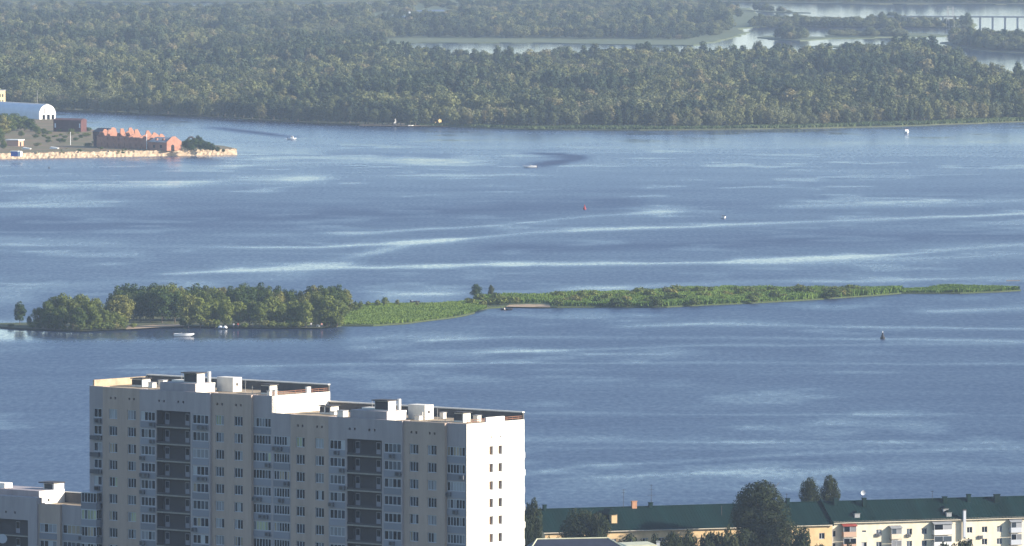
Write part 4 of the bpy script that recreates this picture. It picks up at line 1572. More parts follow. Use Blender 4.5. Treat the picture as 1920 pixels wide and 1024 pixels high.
def long_house():
    root = thing('green_roofed_house', 'long cream apartment house with dark green metal roof on the river bank', 'house', (GB.c.x, GB.c.y, GZ), GB.rz)
    ze = GB.y(1558, 977, 0)[1]
    zrid = GB.y(1700, 936.5, 6.2)[1]
    zz = lambda v: v - GZ
    x_r = 66.0
    x_l = GB.y(1022, 990, -.8)[0]
    W = 12.4

    def roof(x0, x1, yf, zef, hip):
        mb = MB()
        o = .55
        rise = (zrid - zef) / (6.2 - yf)
        fe = (yf - o, zz(zef - o * rise))
        be = (W + o, zz(zef - o * rise))
        rd = (6.2, zz(zrid))
        th = .12
        for (a, b) in ((fe, rd), (be, rd)):
            mb.prism([a, b, (b[0], b[1] - th), (a[0], a[1] - th)], 'x', x0, x1)
        m = mb.build('roof', M_green, root)
        mb = MB()
        xx = x0 + .3
        while xx < x1:
            mb.prism([fe, rd, (rd[0], rd[1] + .05), (fe[0], fe[1] + .05)], 'x', xx, xx + .05)
            xx += .75
        s = mb.build('standing_seam', M_green, m)
        s['kind'] = 'stuff'
        mb = MB()
        mb.tube((x0, 6.2, zz(zrid) + .03), (x1, 6.2, zz(zrid) + .03), .12, .12, 6)
        mb.build('ridge_cap', M_green, m)
        mb = MB()
        mb.box(x0, x1, yf - o - .12, yf - o + .02, fe[1] - .22, fe[1] - .06)
        mb.build('gutter', M_cornice, m)
        return m
    r1 = roof(.15, x_r, 0.0, ze, False)
    r2 = roof(x_l - .5, -.15, -.8, ze - .35, False)
    # raised fire wall between the two halves of the roof
    mb = MB()
    rise = (zrid - ze) / 6.2
    mb.prism([(-1.5, zz(ze - 1.5 * rise) + .75), (6.2, zz(zrid) + .8), (6.2, zz(zrid) - .1), (-1.5, zz(ze - 1.5 * rise) - .1)], 'x', -.14, .14)
    mb.build('fire_wall', M_green, root)
    mb = MB()
    mb.prism([(6.2, zz(zrid) + .8), (W + .5, zz(ze) + .5), (W + .5, zz(ze) - .3), (6.2, zz(zrid) - .1)], 'x', -.14, .14)
    mb.build('fire_wall', M_green, root)

    def at(px, py, y=0.0):
        return GB.y(px, py, y)
    # right half front wall with its windows
    holes, wins = [], []
    rowz = [at(1705, 997, 0)[1], 0, 0, 0]
    dzr = 2.72
    cols = [1562, 1648, 1705, 1733, 1818, 1846, 1874, 1935]
    small = [1620]
    rowz = [at(1705, 997, 0)[1] - i * dzr for i in range(4)]
    for px in cols + small:
        x = at(px, 997, 0)[0]
        for i, zc in enumerate(rowz):
            w, h = (.66, 1.35) if not (px in small and i == 0) else (.5, .45)
            z_c = zc if not (px in small and i == 0) else zc + .35
            holes.append((x - w, x + w, zz(z_c - h / 2), zz(z_c + h / 2)))
            wins.append((x, z_c, w * 2, h))
    mb = MB()
    wall_holes(mb, .0, x_r, 0, zz(ze - .12), 0.0, holes, .22)
    mb.quad((x_r, 0, 0), (x_r, W, 0), (x_r, W, zz(ze)), (x_r, 0, zz(ze)))
    mb.quad((0, W, 0), (x_r, W, 0), (x_r, W, zz(ze) - .1), (0, W, zz(ze) - .1))
    mb.build('wall', M_cream, root)
    mb = MB()
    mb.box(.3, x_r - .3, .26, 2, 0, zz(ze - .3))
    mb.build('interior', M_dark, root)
    for x, z, w, h in wins:
        window(root, x, .12, zz(z - h / 2), w, h, 2 if w > 1.1 else 1, bar=.1)
    mb = MB()
    mb.box(0, x_r, -.28, -.004, zz(ze - .42), zz(ze - .15))
    mb.build('cornice', M_cornice, root)
    # drain pipe by the fire wall
    mb = MB()
    mb.tube((.25, -.15, 0), (.25, -.15, zz(ze) - .1), .09, .09, 6)
    mb.build('drain_pipe', M_greytin, root)
    # left half front
    holes, wins = [], []
    for px in (1040, 1066, 1094, 1120, 1150, 1180, 1210, 1240, 1268, 1296, 1330, 1362, 1395, 1425, 1455, 1508, 1541):
        x = at(px, 1003, -.8)[0]
        for zc in rowz:
            zc -= .35
            holes.append((x - .66, x + .66, zz(zc - .68), zz(zc + .68)))
            wins.append((x, zc))
    mb = MB()
    wall_holes(mb, x_l, -.0, 0, zz(ze - .5), -.8, holes, .22)
    mb.quad((x_l, -.8, 0), (x_l, W, 0), (x_l, W, zz(ze) - .4), (x_l, -.8, zz(ze) - .4))
    mb.quad((0, -.8, 0), (0, 0, 0), (0, 0, zz(ze) - .5), (0, -.8, zz(ze) - .5))
    mb.poly([(x_l, -.8, zz(ze) - .4), (x_l, W, zz(ze) - .4), (x_l, 6.2, zz(zrid) - .15)])
    mb.build('wall', M_ochre, root)
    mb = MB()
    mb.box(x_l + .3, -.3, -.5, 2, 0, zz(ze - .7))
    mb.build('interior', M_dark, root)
    for x, z in wins:
        window(root, x, -.68, zz(z - .68), 1.32, 1.36, 2, bar=.1)

    # balconies with little roofs of their own
    def balcony(p0, p1, py_top, roofm, bodym, d=1.3, rows=2):
        a, b = at(p0, 995, -d)[0], at(p1, 995, -d)[0]
        for i in range(rows):
            zt = at((p0 + p1) / 2, py_top, -d)[1] - i * dzr
            o = MB().box(a, b, -d, -.005, zz(zt - 2.45), zz(zt - 1.35)).build('balcony', bodym, root)
            MB().box(a - .05, b + .05, -d - .05, -.006, zz(zt - 2.6), zz(zt - 2.454)).build('slab', M_slab, o)
            mb = MB()
            for xx in (a, (a + b) / 2 - .04, b - .08):
                mb.box(xx, xx + .08, -d, -d + .08, zz(zt - 1.347), zz(zt - .05))
            mb.box(a, b, -d + .003, -d + .07, zz(zt - .13), zz(zt - .05))
            mb.build('glazing_frame', M_frame, o)
            for xx in (a + .08, (a + b) / 2 + .04):
                link('pane', pane_mesh((b - a) / 2 - .12, 1.2, R.choice((0, 2, 3))), o, (xx + ((b - a) / 2 - .12) / 2, -d + .03, zz(zt - 1.34)))
            if i == 0:
                mb = MB()
                mb.prism([(-d - .25, zz(zt) - .04), (-.006, zz(zt) + .5), (-.006, zz(zt) + .42), (-d - .25, zz(zt) - .12)], 'x', a - .2, b + .2)
                mb.build('canopy_roof', roofm, o)
    balcony(1582, 1606, 986, M_redtile, mat('pink_plaster', (.45, .30, .22), .9))
    balcony(1672, 1691, 990, M_greytin, M_cornice)
    balcony(1752, 1785, 982, M_greytin, mat('white_board', (.62, .62, .60), .7, var=.1, vscale=2))
    balcony(1896, 1916, 978, M_greytin, M_frame)
    for px, py in ((1646, 1006), (1703, 1007), (1838, 1010)):
        x, z = at(px, py, 0)
        air_con(root, x, -.01, zz(z))
    # white plastered chimney standing in front of the eaves
    x, z = at(1808, 985, -.7)
    mb = MB()
    mb.box(x - .3, x + .3, -1.0, -.4, zz(z - 3), zz(at(1808, 957, -.7)[1]))
    c = mb.build('wall_chimney', M_frame, root)
    MB().box(x - .4, x + .4, -1.1, -.3, zz(at(1808, 957, -.7)[1]) + .003, zz(at(1808, 957, -.7)[1]) + .2).build('cap', M_cap, c)

    def on_roof(px, py, w, d, h, name, material, cap=True):
        """base on the front slope where the pixel meets it"""
        o, dd = GB._lr(px, py)
        # plane: z = ze + rise * y
        t = (ze + rise * o.y - o.z) / (dd.z - rise * dd.y)
        x, y = o.x + dd.x * t, o.y + dd.y * t
        y = min(y, 6.0)
        z = ze + rise * y
        ob = MB().box(x - w / 2, x + w / 2, y - d / 2, y + d / 2, zz(z) - .6, zz(z) + h).build(name, material, root)
        if cap:
            MB().box(x - w / 2 - .1, x + w / 2 + .1, y - d / 2 - .1, y + d / 2 + .1, zz(z) + h + .003, zz(z) + h + .14).build('cap', material, ob)
        return x, y, z, ob
    for px, py, w, h in ((1476, 942, .7, 1.0), (1566, 947, .8, 1.4), (1620, 949, .8, 1.7), (1771, 942, .9, 1.2), (1816, 940, .8, 1.5), (1869, 941, 1.3, 1.6)):
        on_roof(px, py, w, .8, h, 'chimney', M_green)
    for px, py, w, h in ((1020, 954, .7, 1.0), (1219, 949, .8, .9)):
        on_roof(px, py, w, .8, h, 'chimney', M_green)
    on_roof(1188, 950, 1.1, .8, 1.3, 'chimney', M_brick)
    # roof vents (dormers)
    for px, py, n in ((1606, 968, 1), (1778, 966, 1), (1772, 959, 1)):
        x, y, z, ob = on_roof(px, py, 1.2, 1.0, .55, 'roof_vent', M_greytin)
        MB().prism([(x - .85, zz(z) + .7), (x, zz(z) + 1.15), (x + .85, zz(z) + .7)], 'y', y - .7, y + 1.6).build('vent_roof', M_green, ob)
    # hipped dormer with a sunny face
    x, y, z, ob = on_roof(1150, 978, 1.3, 1.4, 1.7, 'dormer', M_ochre, cap=False)
    MB().prism([(x - 1.6, zz(z) + 1.6), (x - .9, zz(z) + 2.8), (x + .8, zz(z) + 1.65)], 'y', y - 1.0, y + 3.0).build('dormer_roof', M_green, ob)

    def antenna(px, py_base, py_top, arms):
        y = 6.0
        x, zb = at(px, py_base, y)
        _, zt = at(px, py_top, y)
        mb = MB()
        mb.tube((x, y, zz(zrid) - .3), (x, y, zz(zt)), .06, .04, 5)
        for k, (fr_, ln) in enumerate(arms):
            zk = zz(zrid) + (zt - zrid) * fr_
            mb.tube((x - ln, y, zk), (x + ln, y, zk), .03, .03, 4)
            for e in (-1, -.5, .5, 1):
                mb.tube((x + ln * e, y - .3, zk), (x + ln * e, y + .3, zk), .02, .02, 4)
        mb.build('antenna', M_cap, root)
    antenna(1169, 948, 917, ((.95, .5), (.8, .4)))
    antenna(1221, 946, 908, ((.95, .35), (.75, .6), (.5, .8)))
    antenna(1748, 930, 920, ((.9, .3),))
    antenna(1475, 938, 925, ((.9, .3),))
    # mast on the slope with a stay
    x, y, z, ob = on_roof(1353, 967, .12, .12, 2.2, 'mast', M_cap, cap=False)
    # satellite dish by the ridge
    x, zt = at(1617, 924, 5.6)
    mb = MB()
    mb.tube((x, 5.6, zz(zrid) - .5), (x, 5.6, zz(zt)), .05, .05, 5)
    mb.build('dish_pole', M_cap, root)
    mb = MB()
    n = 14
    ring = lambda r, d: [(x + r * math.cos(6.283 * i / n) + d * .3, 5.45 - d, zz(zt) + r * math.sin(6.283 * i / n)) for i in range(n)]
    r0, r1_, r2_ = ring(.05, 0), ring(.32, .06), ring(.55, .18)
    for a, b in ((r0, r1_), (r1_, r2_)):
        for i in range(n):
            j = (i + 1) % n
            mb.quad(a[i], a[j], b[j], b[i])
    mb.build('satellite_dish', M_frame, root)
    return root


long_house()

# ------------------------------------------------------------------ roofs and greenery at the foot of the picture
M_slate = mat('blue_grey_sheet', (0.022, 0.027, 0.045), 0.6, var=.2, vscale=.6)
M_palesheet = mat('pale_sheet', (0.50, 0.50, 0.36), 0.7, var=.15, vscale=.6)


def small_houses():
    # hipped blue-grey roof next to the tower's end wall
    fr = Frame(AT(1080, 1014, 1700), 12.0)
    zr = AT(1080, 1010, 1700).z
    g = 6.0
    root = thing('hip_roofed_house', 'low house with blue grey hipped sheet roof below the green roof', 'house', (fr.c.x, fr.c.y, g), fr.rz)
    zz = lambda v: v - g
    hx = 12.0
    mb = MB()
    e = zz(zr - 3.6)
    A, B, C, D_ = (-hx, -6, e), (hx, -6, e), (hx, 6, e), (-hx, 6, e)
    p, q = (-hx + 4, 0, zz(zr)), (hx - 5.5, 0, zz(zr))
    mb.poly([A, B, q, p]); mb.poly([C, D_, p, q]); mb.poly([B, C, q]); mb.poly([D_, A, p])
    mb.build('roof', M_slate, root)
    MB().box(-hx + .5, hx - .5, -5.5, 5.5, 0, e - .05).build('wall', M_cream, root)
    mb = MB()
    for a, b in ((q, B), (p, q), (p, A)):
        mb.tube(Vector(a) + Vector((0, 0, .05)), Vector(b) + Vector((0, 0, .05)), .14, .14, 6)
    mb.build('hip_cap', M_palesheet, root)
    # pale low roof with a shallow pitch
    c = AT(1198, 1021, 1720)
    root = thing('pale_roofed_shed', 'low shed with pale sheet roof in front of the long house', 'shed', (c.x, c.y, 6), .2)
    mb = MB()
    mb.prism([(-4.6, c.z - 6 - 1.0), (-3.4, c.z - 6 + .15), (2.6, c.z - 6 + .3), (4.6, c.z - 6 - 1.0)], 'y', -4, 4)
    mb.build('roof', M_palesheet, root)
    MB().box(-4.2, 4.2, -3.6, 3.6, 0, c.z - 7.05).build('wall', M_ochre, root)
    # white chimney pot beside it
    c = AT(1234, 1021, 1725)
    o = MB().box(-.35, .35, -.35, .35, 0, c.z - 6 + .5).build('white_chimney', M_frame, None, (c.x, c.y, 6))
    MB().box(-.45, .45, -.45, .45, c.z - 6 + .503, c.z - 6 + .7).build('cap', M_greytin, o)
    tag(o, 'small white chimney stack beside the pale shed roof', 'chimney')


small_houses()


def near_trees():
    def put(px, top, width_px, D, kind, name, label, group=None, var=None):
        t = AT(px, top, D)
        g = float(np.interp(D, [1450, 1780, 1995], [14, 3.2, 3.0]))
        h = t.z - g
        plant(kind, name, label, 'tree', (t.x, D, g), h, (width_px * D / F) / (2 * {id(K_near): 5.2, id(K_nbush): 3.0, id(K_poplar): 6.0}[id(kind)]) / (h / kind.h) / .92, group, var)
    put(1424, 893, 104, 1869, K_poplar, 'big_poplar', 'big dark rounded poplar standing in front of the green roof', var=0)
    put(1462, 960, 74, 1864, K_near, 'street_tree', 'dark tree half merged into the big poplar in front of the green roof', var=1)
    put(1396, 985, 70, 1862, K_near, 'street_tree', 'low dark tree at the shaded foot of the big poplar', var=2)
    put(1518, 888, 38, 1990, K_near, 'bank_tree', 'narrow dark tree behind the green roof, the lower of a pair', var=1)
    put(1556, 884, 42, 1992, K_near, 'bank_tree', 'narrow dark tree behind the green roof, the taller of a pair', var=2)
    put(998, 930, 44, 1800, K_near, 'street_tree', 'leafy tree beside the sunlit end wall of the tower', var=0)
    put(984, 955, 40, 1790, K_near, 'street_tree', 'lower tree tucked against the sunlit end wall of the tower', var=2)
    put(1090, 944, 70, 1855, K_near, 'street_tree', 'broad tree rising before the dark green roof next to the dormer', var=1)
    put(1124, 952, 54, 1852, K_near, 'street_tree', 'tree between the broad tree and the sunny dormer', var=2)
    put(1262, 994, 46, 1850, K_near, 'street_tree', 'small tree below the eaves in the shadow on the green roof', var=0)
    for i, (px, top, w, lab) in enumerate(((1195, 1000, 88, 'wide round bush above the pale shed roof'), (1160, 1006, 40, 'small bush between the hipped roof and the wide round bush'),
                                          (1502, 986, 56, 'bushy tree against the ochre wall beside the big poplar'), (1535, 1012, 30, 'low bush at the foot of the ochre wall'),
                                          (1592, 1014, 30, 'bush below the red roofed balcony'), (1775, 1010, 50, 'bush below the white boarded balcony'), (1806, 1002, 46, 'taller bush under the white wall chimney'),
                                          (1310, 1008, 60, 'low bush under the shaded left part of the long house'), (1350, 1004, 44, 'dark bush between the low bush and the big poplar'), (1032, 1002, 30, 'bush at the end of the long house'),
                                          (1290, 990, 50, 'dense bush before the shaded ochre wall near the small tree'), (1332, 986, 54, 'tall dense bush in the shade before the ochre wall'), (1366, 982, 44, 'bush pressed against the left side of the big poplar'),
                                          (1056, 996, 56, 'spreading bush under the broad tree before the green roof'), (1232, 998, 44, 'dark bush beside the white chimney stack'), (1012, 1000, 40, 'bush between the tower end wall and the long house'))):
        put(px, top, w, 1800 if px < 1150 else 1856, K_nbush, 'street_bush', lab)


near_trees()


# ------------------------------------------------------------------ the old dock across the water
M_lime = mat('limestone', (0.55, 0.43, 0.29), 0.95, col2=(0.34, 0.245, 0.16), vscale=.35, bump=.5, bscale=.8)
M_redbrick = mat('red_brick', (0.34, 0.165, 0.11), 0.9, var=.22, vscale=.5)
M_rustshed = mat('rusty_sheet', (0.085, 0.035, 0.032), 0.8, var=.3, vscale=.4)
M_white = mat('white_paint', (0.80, 0.79, 0.76), 0.6, var=.05, vscale=.5)
M_hangar = mat('hangar_sheet', (0.58, 0.62, 0.68), 0.6, var=.08, vscale=.3)
M_yellow = mat('yellow_wall', (0.60, 0.48, 0.26), 0.9, var=.1, vscale=.4)
M_bluepaint = mat('blue_paint', (0.06, 0.12, 0.42), 0.6)
M_darkhull = mat('dark_hull', (0.02, 0.022, 0.028), 0.5)
M_redpaint = mat('red_paint', (0.28, 0.03, 0.035), 0.5)
M_wood = mat('old_wood', (0.22, 0.16, 0.11), 0.9, var=.25, vscale=1)
DZ = 2.8
land('dock_ground', px_poly([(-130, 300.2), (0, 297.8), (220, 293.8), (441, 289.8), (444, 288.6), (420, 283.5), (350, 277), (250, 263), (165, 251), (112, 233), (70, 214), (-130, 196)]), DZ, M_dirt, jitter=0)


def quay():
    a, b = G(-130, 300.6), G(442.5, 290.2)
    d = (b - a)
    n = 150
    nrm = Vector((d.y, -d.x, 0)).normalized()
    v, f = [], []
    rr = random.Random(5)
    rows = [-.6, .3, 1.1, 1.9, 2.6, 3.05]
    for i in range(n + 1):
        p = a.lerp(b, i / n)
        for j, z in enumerate(rows):
            q = p + nrm * (rr.uniform(.1, .9) + (2.9 - z) * .28)
            v.append((q.x, q.y, z + (rr.uniform(-.3, .25) if 0 < j else 0)))
        q = p - nrm * 1.6
        v.append((q.x, q.y, 2.7))
    m = len(rows) + 1
    for i in range(n):
        for j in range(m - 1):
            f.append((i * m + j, (i + 1) * m + j, (i + 1) * m + j + 1, i * m + j + 1))
    me = bpy.data.meshes.new('quay_wall')
    me.from_pydata(v, [], f)
    me.materials.append(M_lime)
    o = link('quay_wall', me)
    tag(o, 'rough sunlit limestone quay wall along the old dock', 'quay wall')
    # big loose blocks on top, each its own
    for i in range(26):
        p = a.lerp(b, rr.uniform(.24, 1)) + nrm * rr.uniform(-.8, .5)
        s = rr.uniform(.4, .9)
        mb = MB()
        mb.prism([(-s, -.5 * s), (s * .7, -.6 * s), (s, .3 * s), (.1 * s, .7 * s), (-.8 * s, .45 * s)], 'z', 0, s * rr.uniform(.5, .9))
        tag(mb.build('stone_block', M_lime, None, (p.x, p.y, 2.72), (0, 0, rr.uniform(0, 6))), 'pale loose stone block lying along the top of the quay wall', 'stone', 'stone blocks on the quay')


quay()


def dock_buildings():
    # arched white hangar
    c = G(73, 224, DZ)
    fr = Frame(c, -58)
    root = thing('hangar', 'long white arched hangar with a sunlit rounded end on the old dock', 'hangar', (c.x, c.y, DZ), fr.rz)
    w, L = 11.0, 60.0
    pr = [(-L, 0)]
    arc = [(w / 2 - w / 2 * math.cos(t * math.pi / 16), 3.0 + 5.6 * math.sin(t * math.pi / 16)) for t in range(17)]
    mb = MB()
    pts = [(0, 0)] + arc + [(w, 0)]
    for i in range(len(pts) - 1):
        a, b = pts[i], pts[i + 1]
        mb.quad((-L, a[0], a[1]), (0, a[0], a[1]), (0, b[0], b[1]), (-L, b[0], b[1]))
    mb.build('shell', M_hangar, root, smooth=False)  # blue grey colour holds the shade on the side of the white shell
    mb = MB()
    mb.prism([(p[0], p[1]) for p in [(0, 2.6)] + arc + [(w, 2.6)]], 'x', .02, .3)
    ew = mb.build('end_wall', M_white, root)
    for q0, q1 in ((.1, 2.2), (4.0, 5.2), (7.2, 8.2), (10, 10.9)):
        MB().box(.01, .2, q0, q1, 0, 2.59).build('pier', M_white, root)
    MB().box(-1, -.9, .2, 10.8, 0, 2.6).build('interior', M_dark, root)
    MB().box(.31, .36, 3.4, 3.8, 3.2, 6.6).build('ladder', M_cap, ew)
    MB().box(-L, .1, w / 2 - .8, w / 2 + .8, 8.62, 8.8).build('sunlit_ridge', M_white, root)  # white strip added for sunlight along the top of the shell
    p = G(70, 218, DZ)
    o = MB().tube((0, 0, 0), (0, 0, 15), .16, .1, 6).build('pole', M_concrete, None, (p.x, p.y, DZ))
    tag(o, 'thin grey pole standing behind the arched white hangar', 'pole')
    # yellow house at the frame's edge
    p = G(-13, 212, DZ)
    root = thing('yellow_house', 'pale yellow block house standing behind the arched white hangar', 'house', (p.x, p.y, DZ), math.radians(-50))
    MB().box(-7, 7, -4, 4, 0, 13.5).build('wall', M_yellow, root)
    MB().box(-7.3, 7.3, -4.3, 4.3, 13.503, 13.9).build('roof', M_greytin, root)
    for k in range(3):
        for j in range(3):
            MB().box(7.004, 7.03, -2.6 + j * 2, -1.5 + j * 2, 2.4 + k * 3.6, 4.2 + k * 3.6).build('window', PANES[1], root)
    # rusty shed
    p = G(126, 247, DZ)
    root = thing('rusty_shed', 'dark rusty sheet metal shed between the hangar and the brick ruins', 'shed', (p.x, p.y, DZ), math.radians(-24))
    MB().box(-8.6, 8.6, 0, 7, 0, 6.4).build('wall', M_rustshed, root)
    mb = MB()
    for i in range(22):
        x = -8.4 + i * .8
        mb.box(x, x + .18, -.1, -.004, .1, 6.3)
    o = mb.build('sheet_rib', M_rustshed, root)
    MB().prism([(-.4, 6.45), (3.5, 7.4), (7.4, 6.45), (7.4, 6.3), (-.4, 6.3)], 'x', -8.8, 8.8).build('roof', M_rustshed, root)
    for x in (7.4, -7.8):
        MB().box(x, x + .8, -.12, -.102, 2.2, 4.6).build('shutter', M_hangar, root)
    # row of roofless brick houses: front wall in shade, gabled party walls in the sun
    c = G(309, 281, DZ)
    fr = Frame(c, -42)
    root = thing('brick_ruin', 'long row of roofless red brick houses with stepped sunlit gable walls', 'ruin', (c.x, c.y, DZ), fr.rz)
    xl = -41.0
    hs = [(-2.0, 6.2), (-8.5, 8.0), (-13.5, 8.6), (-18.5, 9.6), (-26.5, 10.0), (-31.0, 10.8), (-37.0, 10.2), (-44.0, 10.6), (-50.0, 9.6)]
    holes = []
    for i in range(11):
        x = -3.5 - i * 4.2
        holes.append((x - 1.3, x - .2, 1.0, 2.6))
        if i > 0:
            holes.append((x - 1.3, x - .2, 4.2, 5.6))
    for i, (x, h) in enumerate(hs):
        if i == 0:
            continue
        x1 = hs[i - 1][0]
        ht = hs[i][1] * .60
        mb = MB()
        hh = [q for q in holes if x + .1 < q[0] and q[1] < x1 - .1 and q[3] < ht - .2]
        wall_holes(mb, x + .004, x1 - .004, 0, ht, 0, hh, .4)
        mb.quad((x + .01, 0, ht), (x1 - .01, 0, ht), (x1 - .01, .45, ht), (x + .01, .45, ht))
        mb.quad((x + .01, .45, 0), (x1 - .01, .45, 0), (x1 - .01, .45, ht), (x + .01, .45, ht))
        mb.build('front_wall', M_redbrick, root)
        MB().quad((x, 11, 0), (x1, 11, 0), (x1, 11, ht), (x, 11, ht))
        mb = MB()
        mb.box(x + .01, x1 - .01, 10.6, 11, 0, ht)
        mb.build('rear_wall', M_redbrick, root)
    for i, (x, h) in enumerate(hs):
        e = h * .62
        mb = MB()
        q = random.Random(i * 7 + 3)
        u = lambda v: v * q.uniform(.86, 1.06)
        mb.prism([(-.05, 0), (11.05, 0), (11.05, u(e)), (q.uniform(8.6, 10), u(e + (h - e) * .35)), (q.uniform(7.4, 8.4), u(h * .9)), (6.6, h), (q.uniform(4.4, 5.4), h), (4.2, u(h * .86)), (q.uniform(2.2, 3.2), u(h * .84)), (q.uniform(1.2, 2.0), u(e + (h - e) * .2)), (-.05, e)], 'x', x - .22, x + .22)
        g = mb.build('party_wall', M_redbrick, root)
        if i < 3:
            MB().box(x + .224, x + .24, 4.0, 5.4, h * .45, h * .45 + 1.8).build('opening', M_dark, g)
    mb = MB()
    wall_holes(mb, -59, -50.3, 0, 8.0, 6.0, [(-58, -56.6, 4, 6.5), (-55, -53.6, 4, 6.5)], .4)
    mb.box(-59, -50.3, 6.41, 15, 0, 8.0)
    mb.build('rear_wing', M_rustshed, root)
    MB().prism([(5.6, 8.0), (10.5, 10.0), (15.4, 8.0)], 'x', -59.4, -50.3).build('rear_wing_roof', M_slate, root)
    # smaller brick house beyond its end
    c = G(312, 283, DZ)
    root = thing('brick_house', 'small brick house with a glowing orange gable end and dark doorway on the quay', 'house', (c.x, c.y, DZ), math.radians(-42))
    mb = MB()
    mb.box(-13, -.01, 0, 11, 0, 4.6)
    mb.build('wall', M_redbrick, root)
    mb = MB()
    mb.prism([(-.02, 0), (11.02, 0), (11.02, 4.8), (9.4, 5.6), (6.4, 7.4), (4.2, 7.4), (-.02, 4.7)], 'x', 0, .3)
    g = mb.build('gable_wall', M_redbrick, root)
    MB().prism([(3.2, 0), (5.6, 0), (5.6, 2.6), (4.4, 3.3), (3.2, 2.6)], 'x', .304, .33).build('doorway', M_dark, g)
    mb = MB()
    mb.prism([(-.3, 4.5), (5.3, 6.9), (11.3, 4.5), (11.3, 4.35), (-.3, 4.35)], 'x', -13, -.02)
    mb.build('roof', M_greytin, root)
    for x in (-4, -9):
        MB().box(x - .8, x + .8, -.03, -.004, 1.4, 3.0).build('window', M_dark, root)
        MB().box(x - .6, x + .6, 1.5, 2.5, 5.0, 6.3).build('chimney', M_redbrick, root)
    # pink low house and a blue kiosk by the quay
    p = G(24, 274, DZ)
    root = thing('pink_house', 'low pinkish house with a white roof edge near the blue kiosk', 'house', (p.x, p.y, DZ), math.radians(-30))
    MB().box(-4, 3.5, 0, 5, 0, 3).build('wall', mat('pink_wall', (.55, .32, .22), .9), root)
    MB().box(-4.4, 3.9, -.5, 5.4, 3.003, 3.5).build('roof', M_white, root)
    MB().box(3.504, 3.53, 1.5, 2.8, 0, 2.2).build('door', M_dark, root)
    p = G(29, 293.5, DZ)
    root = thing('kiosk', 'blue and white kiosk standing at the edge of the quay', 'kiosk', (p.x, p.y, DZ), math.radians(-20))
    MB().box(-2.6, 1.2, 0, 2.4, 0, 2.5).build('wall', M_bluepaint, root)
    MB().box(1.204, 2.8, 0.1, 2.3, 0, 2.7).build('door_panel', M_white, root)
    MB().box(-2.9, 1.4, -.3, 2.7, 2.505, 2.8).build('roof', M_white, root)
    # poles
    for px, py, h, lab in ((197, 276, 8, 'white pole before the shaded end of the brick ruins'), (275, 280, 8, 'white pole between the brick ruins and the small brick house'), (132, 272, 7, 'white pole in the yard below the rusty shed')):
        p = G(px, py, DZ)
        tag(MB().tube((0, 0, 0), (0, 0, h), .2, .14, 6).build('pole', M_white, None, (p.x, p.y, DZ)), lab, 'pole')
    # brick arch ring and scrap
    p = G(358, 276, DZ)
    mb = MB()
    for i in range(10):
        a0, a1 = math.pi * i / 10, math.pi * (i + 1) / 10
        mb.tube((1.7 * math.cos(a0), 0, 3.6 + 1.7 * math.sin(a0)), (1.7 * math.cos(a1), 0, 3.6 + 1.7 * math.sin(a1)), .6, .6, 6)
    mb.tube((1.7, 0, 0), (1.7, 0, 3.6), .6, .6, 6)
    mb.tube((-1.7, 0, 0), (-1.7, 0, 3.6), .6, .6, 6)
    tag(mb.build('arch', M_cap, None, (p.x, p.y, DZ), (0, 0, .2)), 'dark round arch behind the bushes at the quay end', 'arch')
    for px, py, lab in ((102, 279, 'tilted white sheet lying in the dock yard'), (50, 280, 'pale boards lying on the bank above the quay')):
        p = G(px, py, DZ)
        tag(MB().prism([(-2.5, 0), (2.2, 0), (2.6, .5), (-2.0, 1.1)], 'y', -.8, .8).build('board_pile', M_white, None, (p.x, p.y, DZ), (0, 0, -.5)), lab, 'boards')
    for px, py, h, w, dark in ((352, 281, 22, 1.1, 1), (364, 282, 24, 1.0, 1), (376, 283, 22, 1.1, 1), (388, 284, 20, 1.2, 1), (398, 285, 17, 1.2, 1), (408, 286, 12, 1.3, 1), (372, 279, 26, 1.0, 1), (419, 286, 7, 1.5, 1), (358, 284, 15, 1.3, 1), (382, 281, 19, 1.2, 1), (393, 282, 15, 1.2, 1), (346, 279, 15, 1.2, 1)):
        p = G(px, py, DZ)
        plant(K_bush if not dark else K_dark, 'quay_bush', 'dark bush in the clump at the end of the quay', 'shrub', p, h * p.y / F, w * 1.35, 'bushes at the end of the quay')
    for px, py, h, w in ((4, 256, 42, 1.2), (18, 250, 36, 1.2), (32, 246, 32, 1.2), (46, 245, 30, 1.2), (58, 246, 26, 1.2), (8, 240, 30, 1.3), (26, 238, 28, 1.3), (70, 250, 14, 1.4), (40, 256, 12, 1.5), (82, 252, 12, 1.4), (0, 268, 30, 1.0), (6, 280, 18, 1.1)):
        p = G(px, py, DZ)
        plant(K_isle, 'dock_tree', 'green tree in the overgrown yard below the white hangar', 'tree', p, h * p.y / F, w * 1.1, 'trees in the dock yard')
    for px, py, h in tuple((R.uniform(62, 165), R.uniform(236, 268), R.uniform(4, 9)) for _ in range(26)) + tuple((R.uniform(60, 300), R.uniform(279, 289), R.uniform(2, 4)) for _ in range(16)) + ((70, 274, 7), (165, 275, 8), (178, 270, 8), (190, 280, 5), (230, 284, 4), (150, 284, 4), (90, 262, 7), (110, 265, 6)):
        p = G(px, py, DZ)
        plant(K_bush, 'yard_bush', 'low green bush on the grassy dock yard', 'shrub', p, h * p.y / F, 1.6, 'bushes in the dock yard')


dock_buildings()


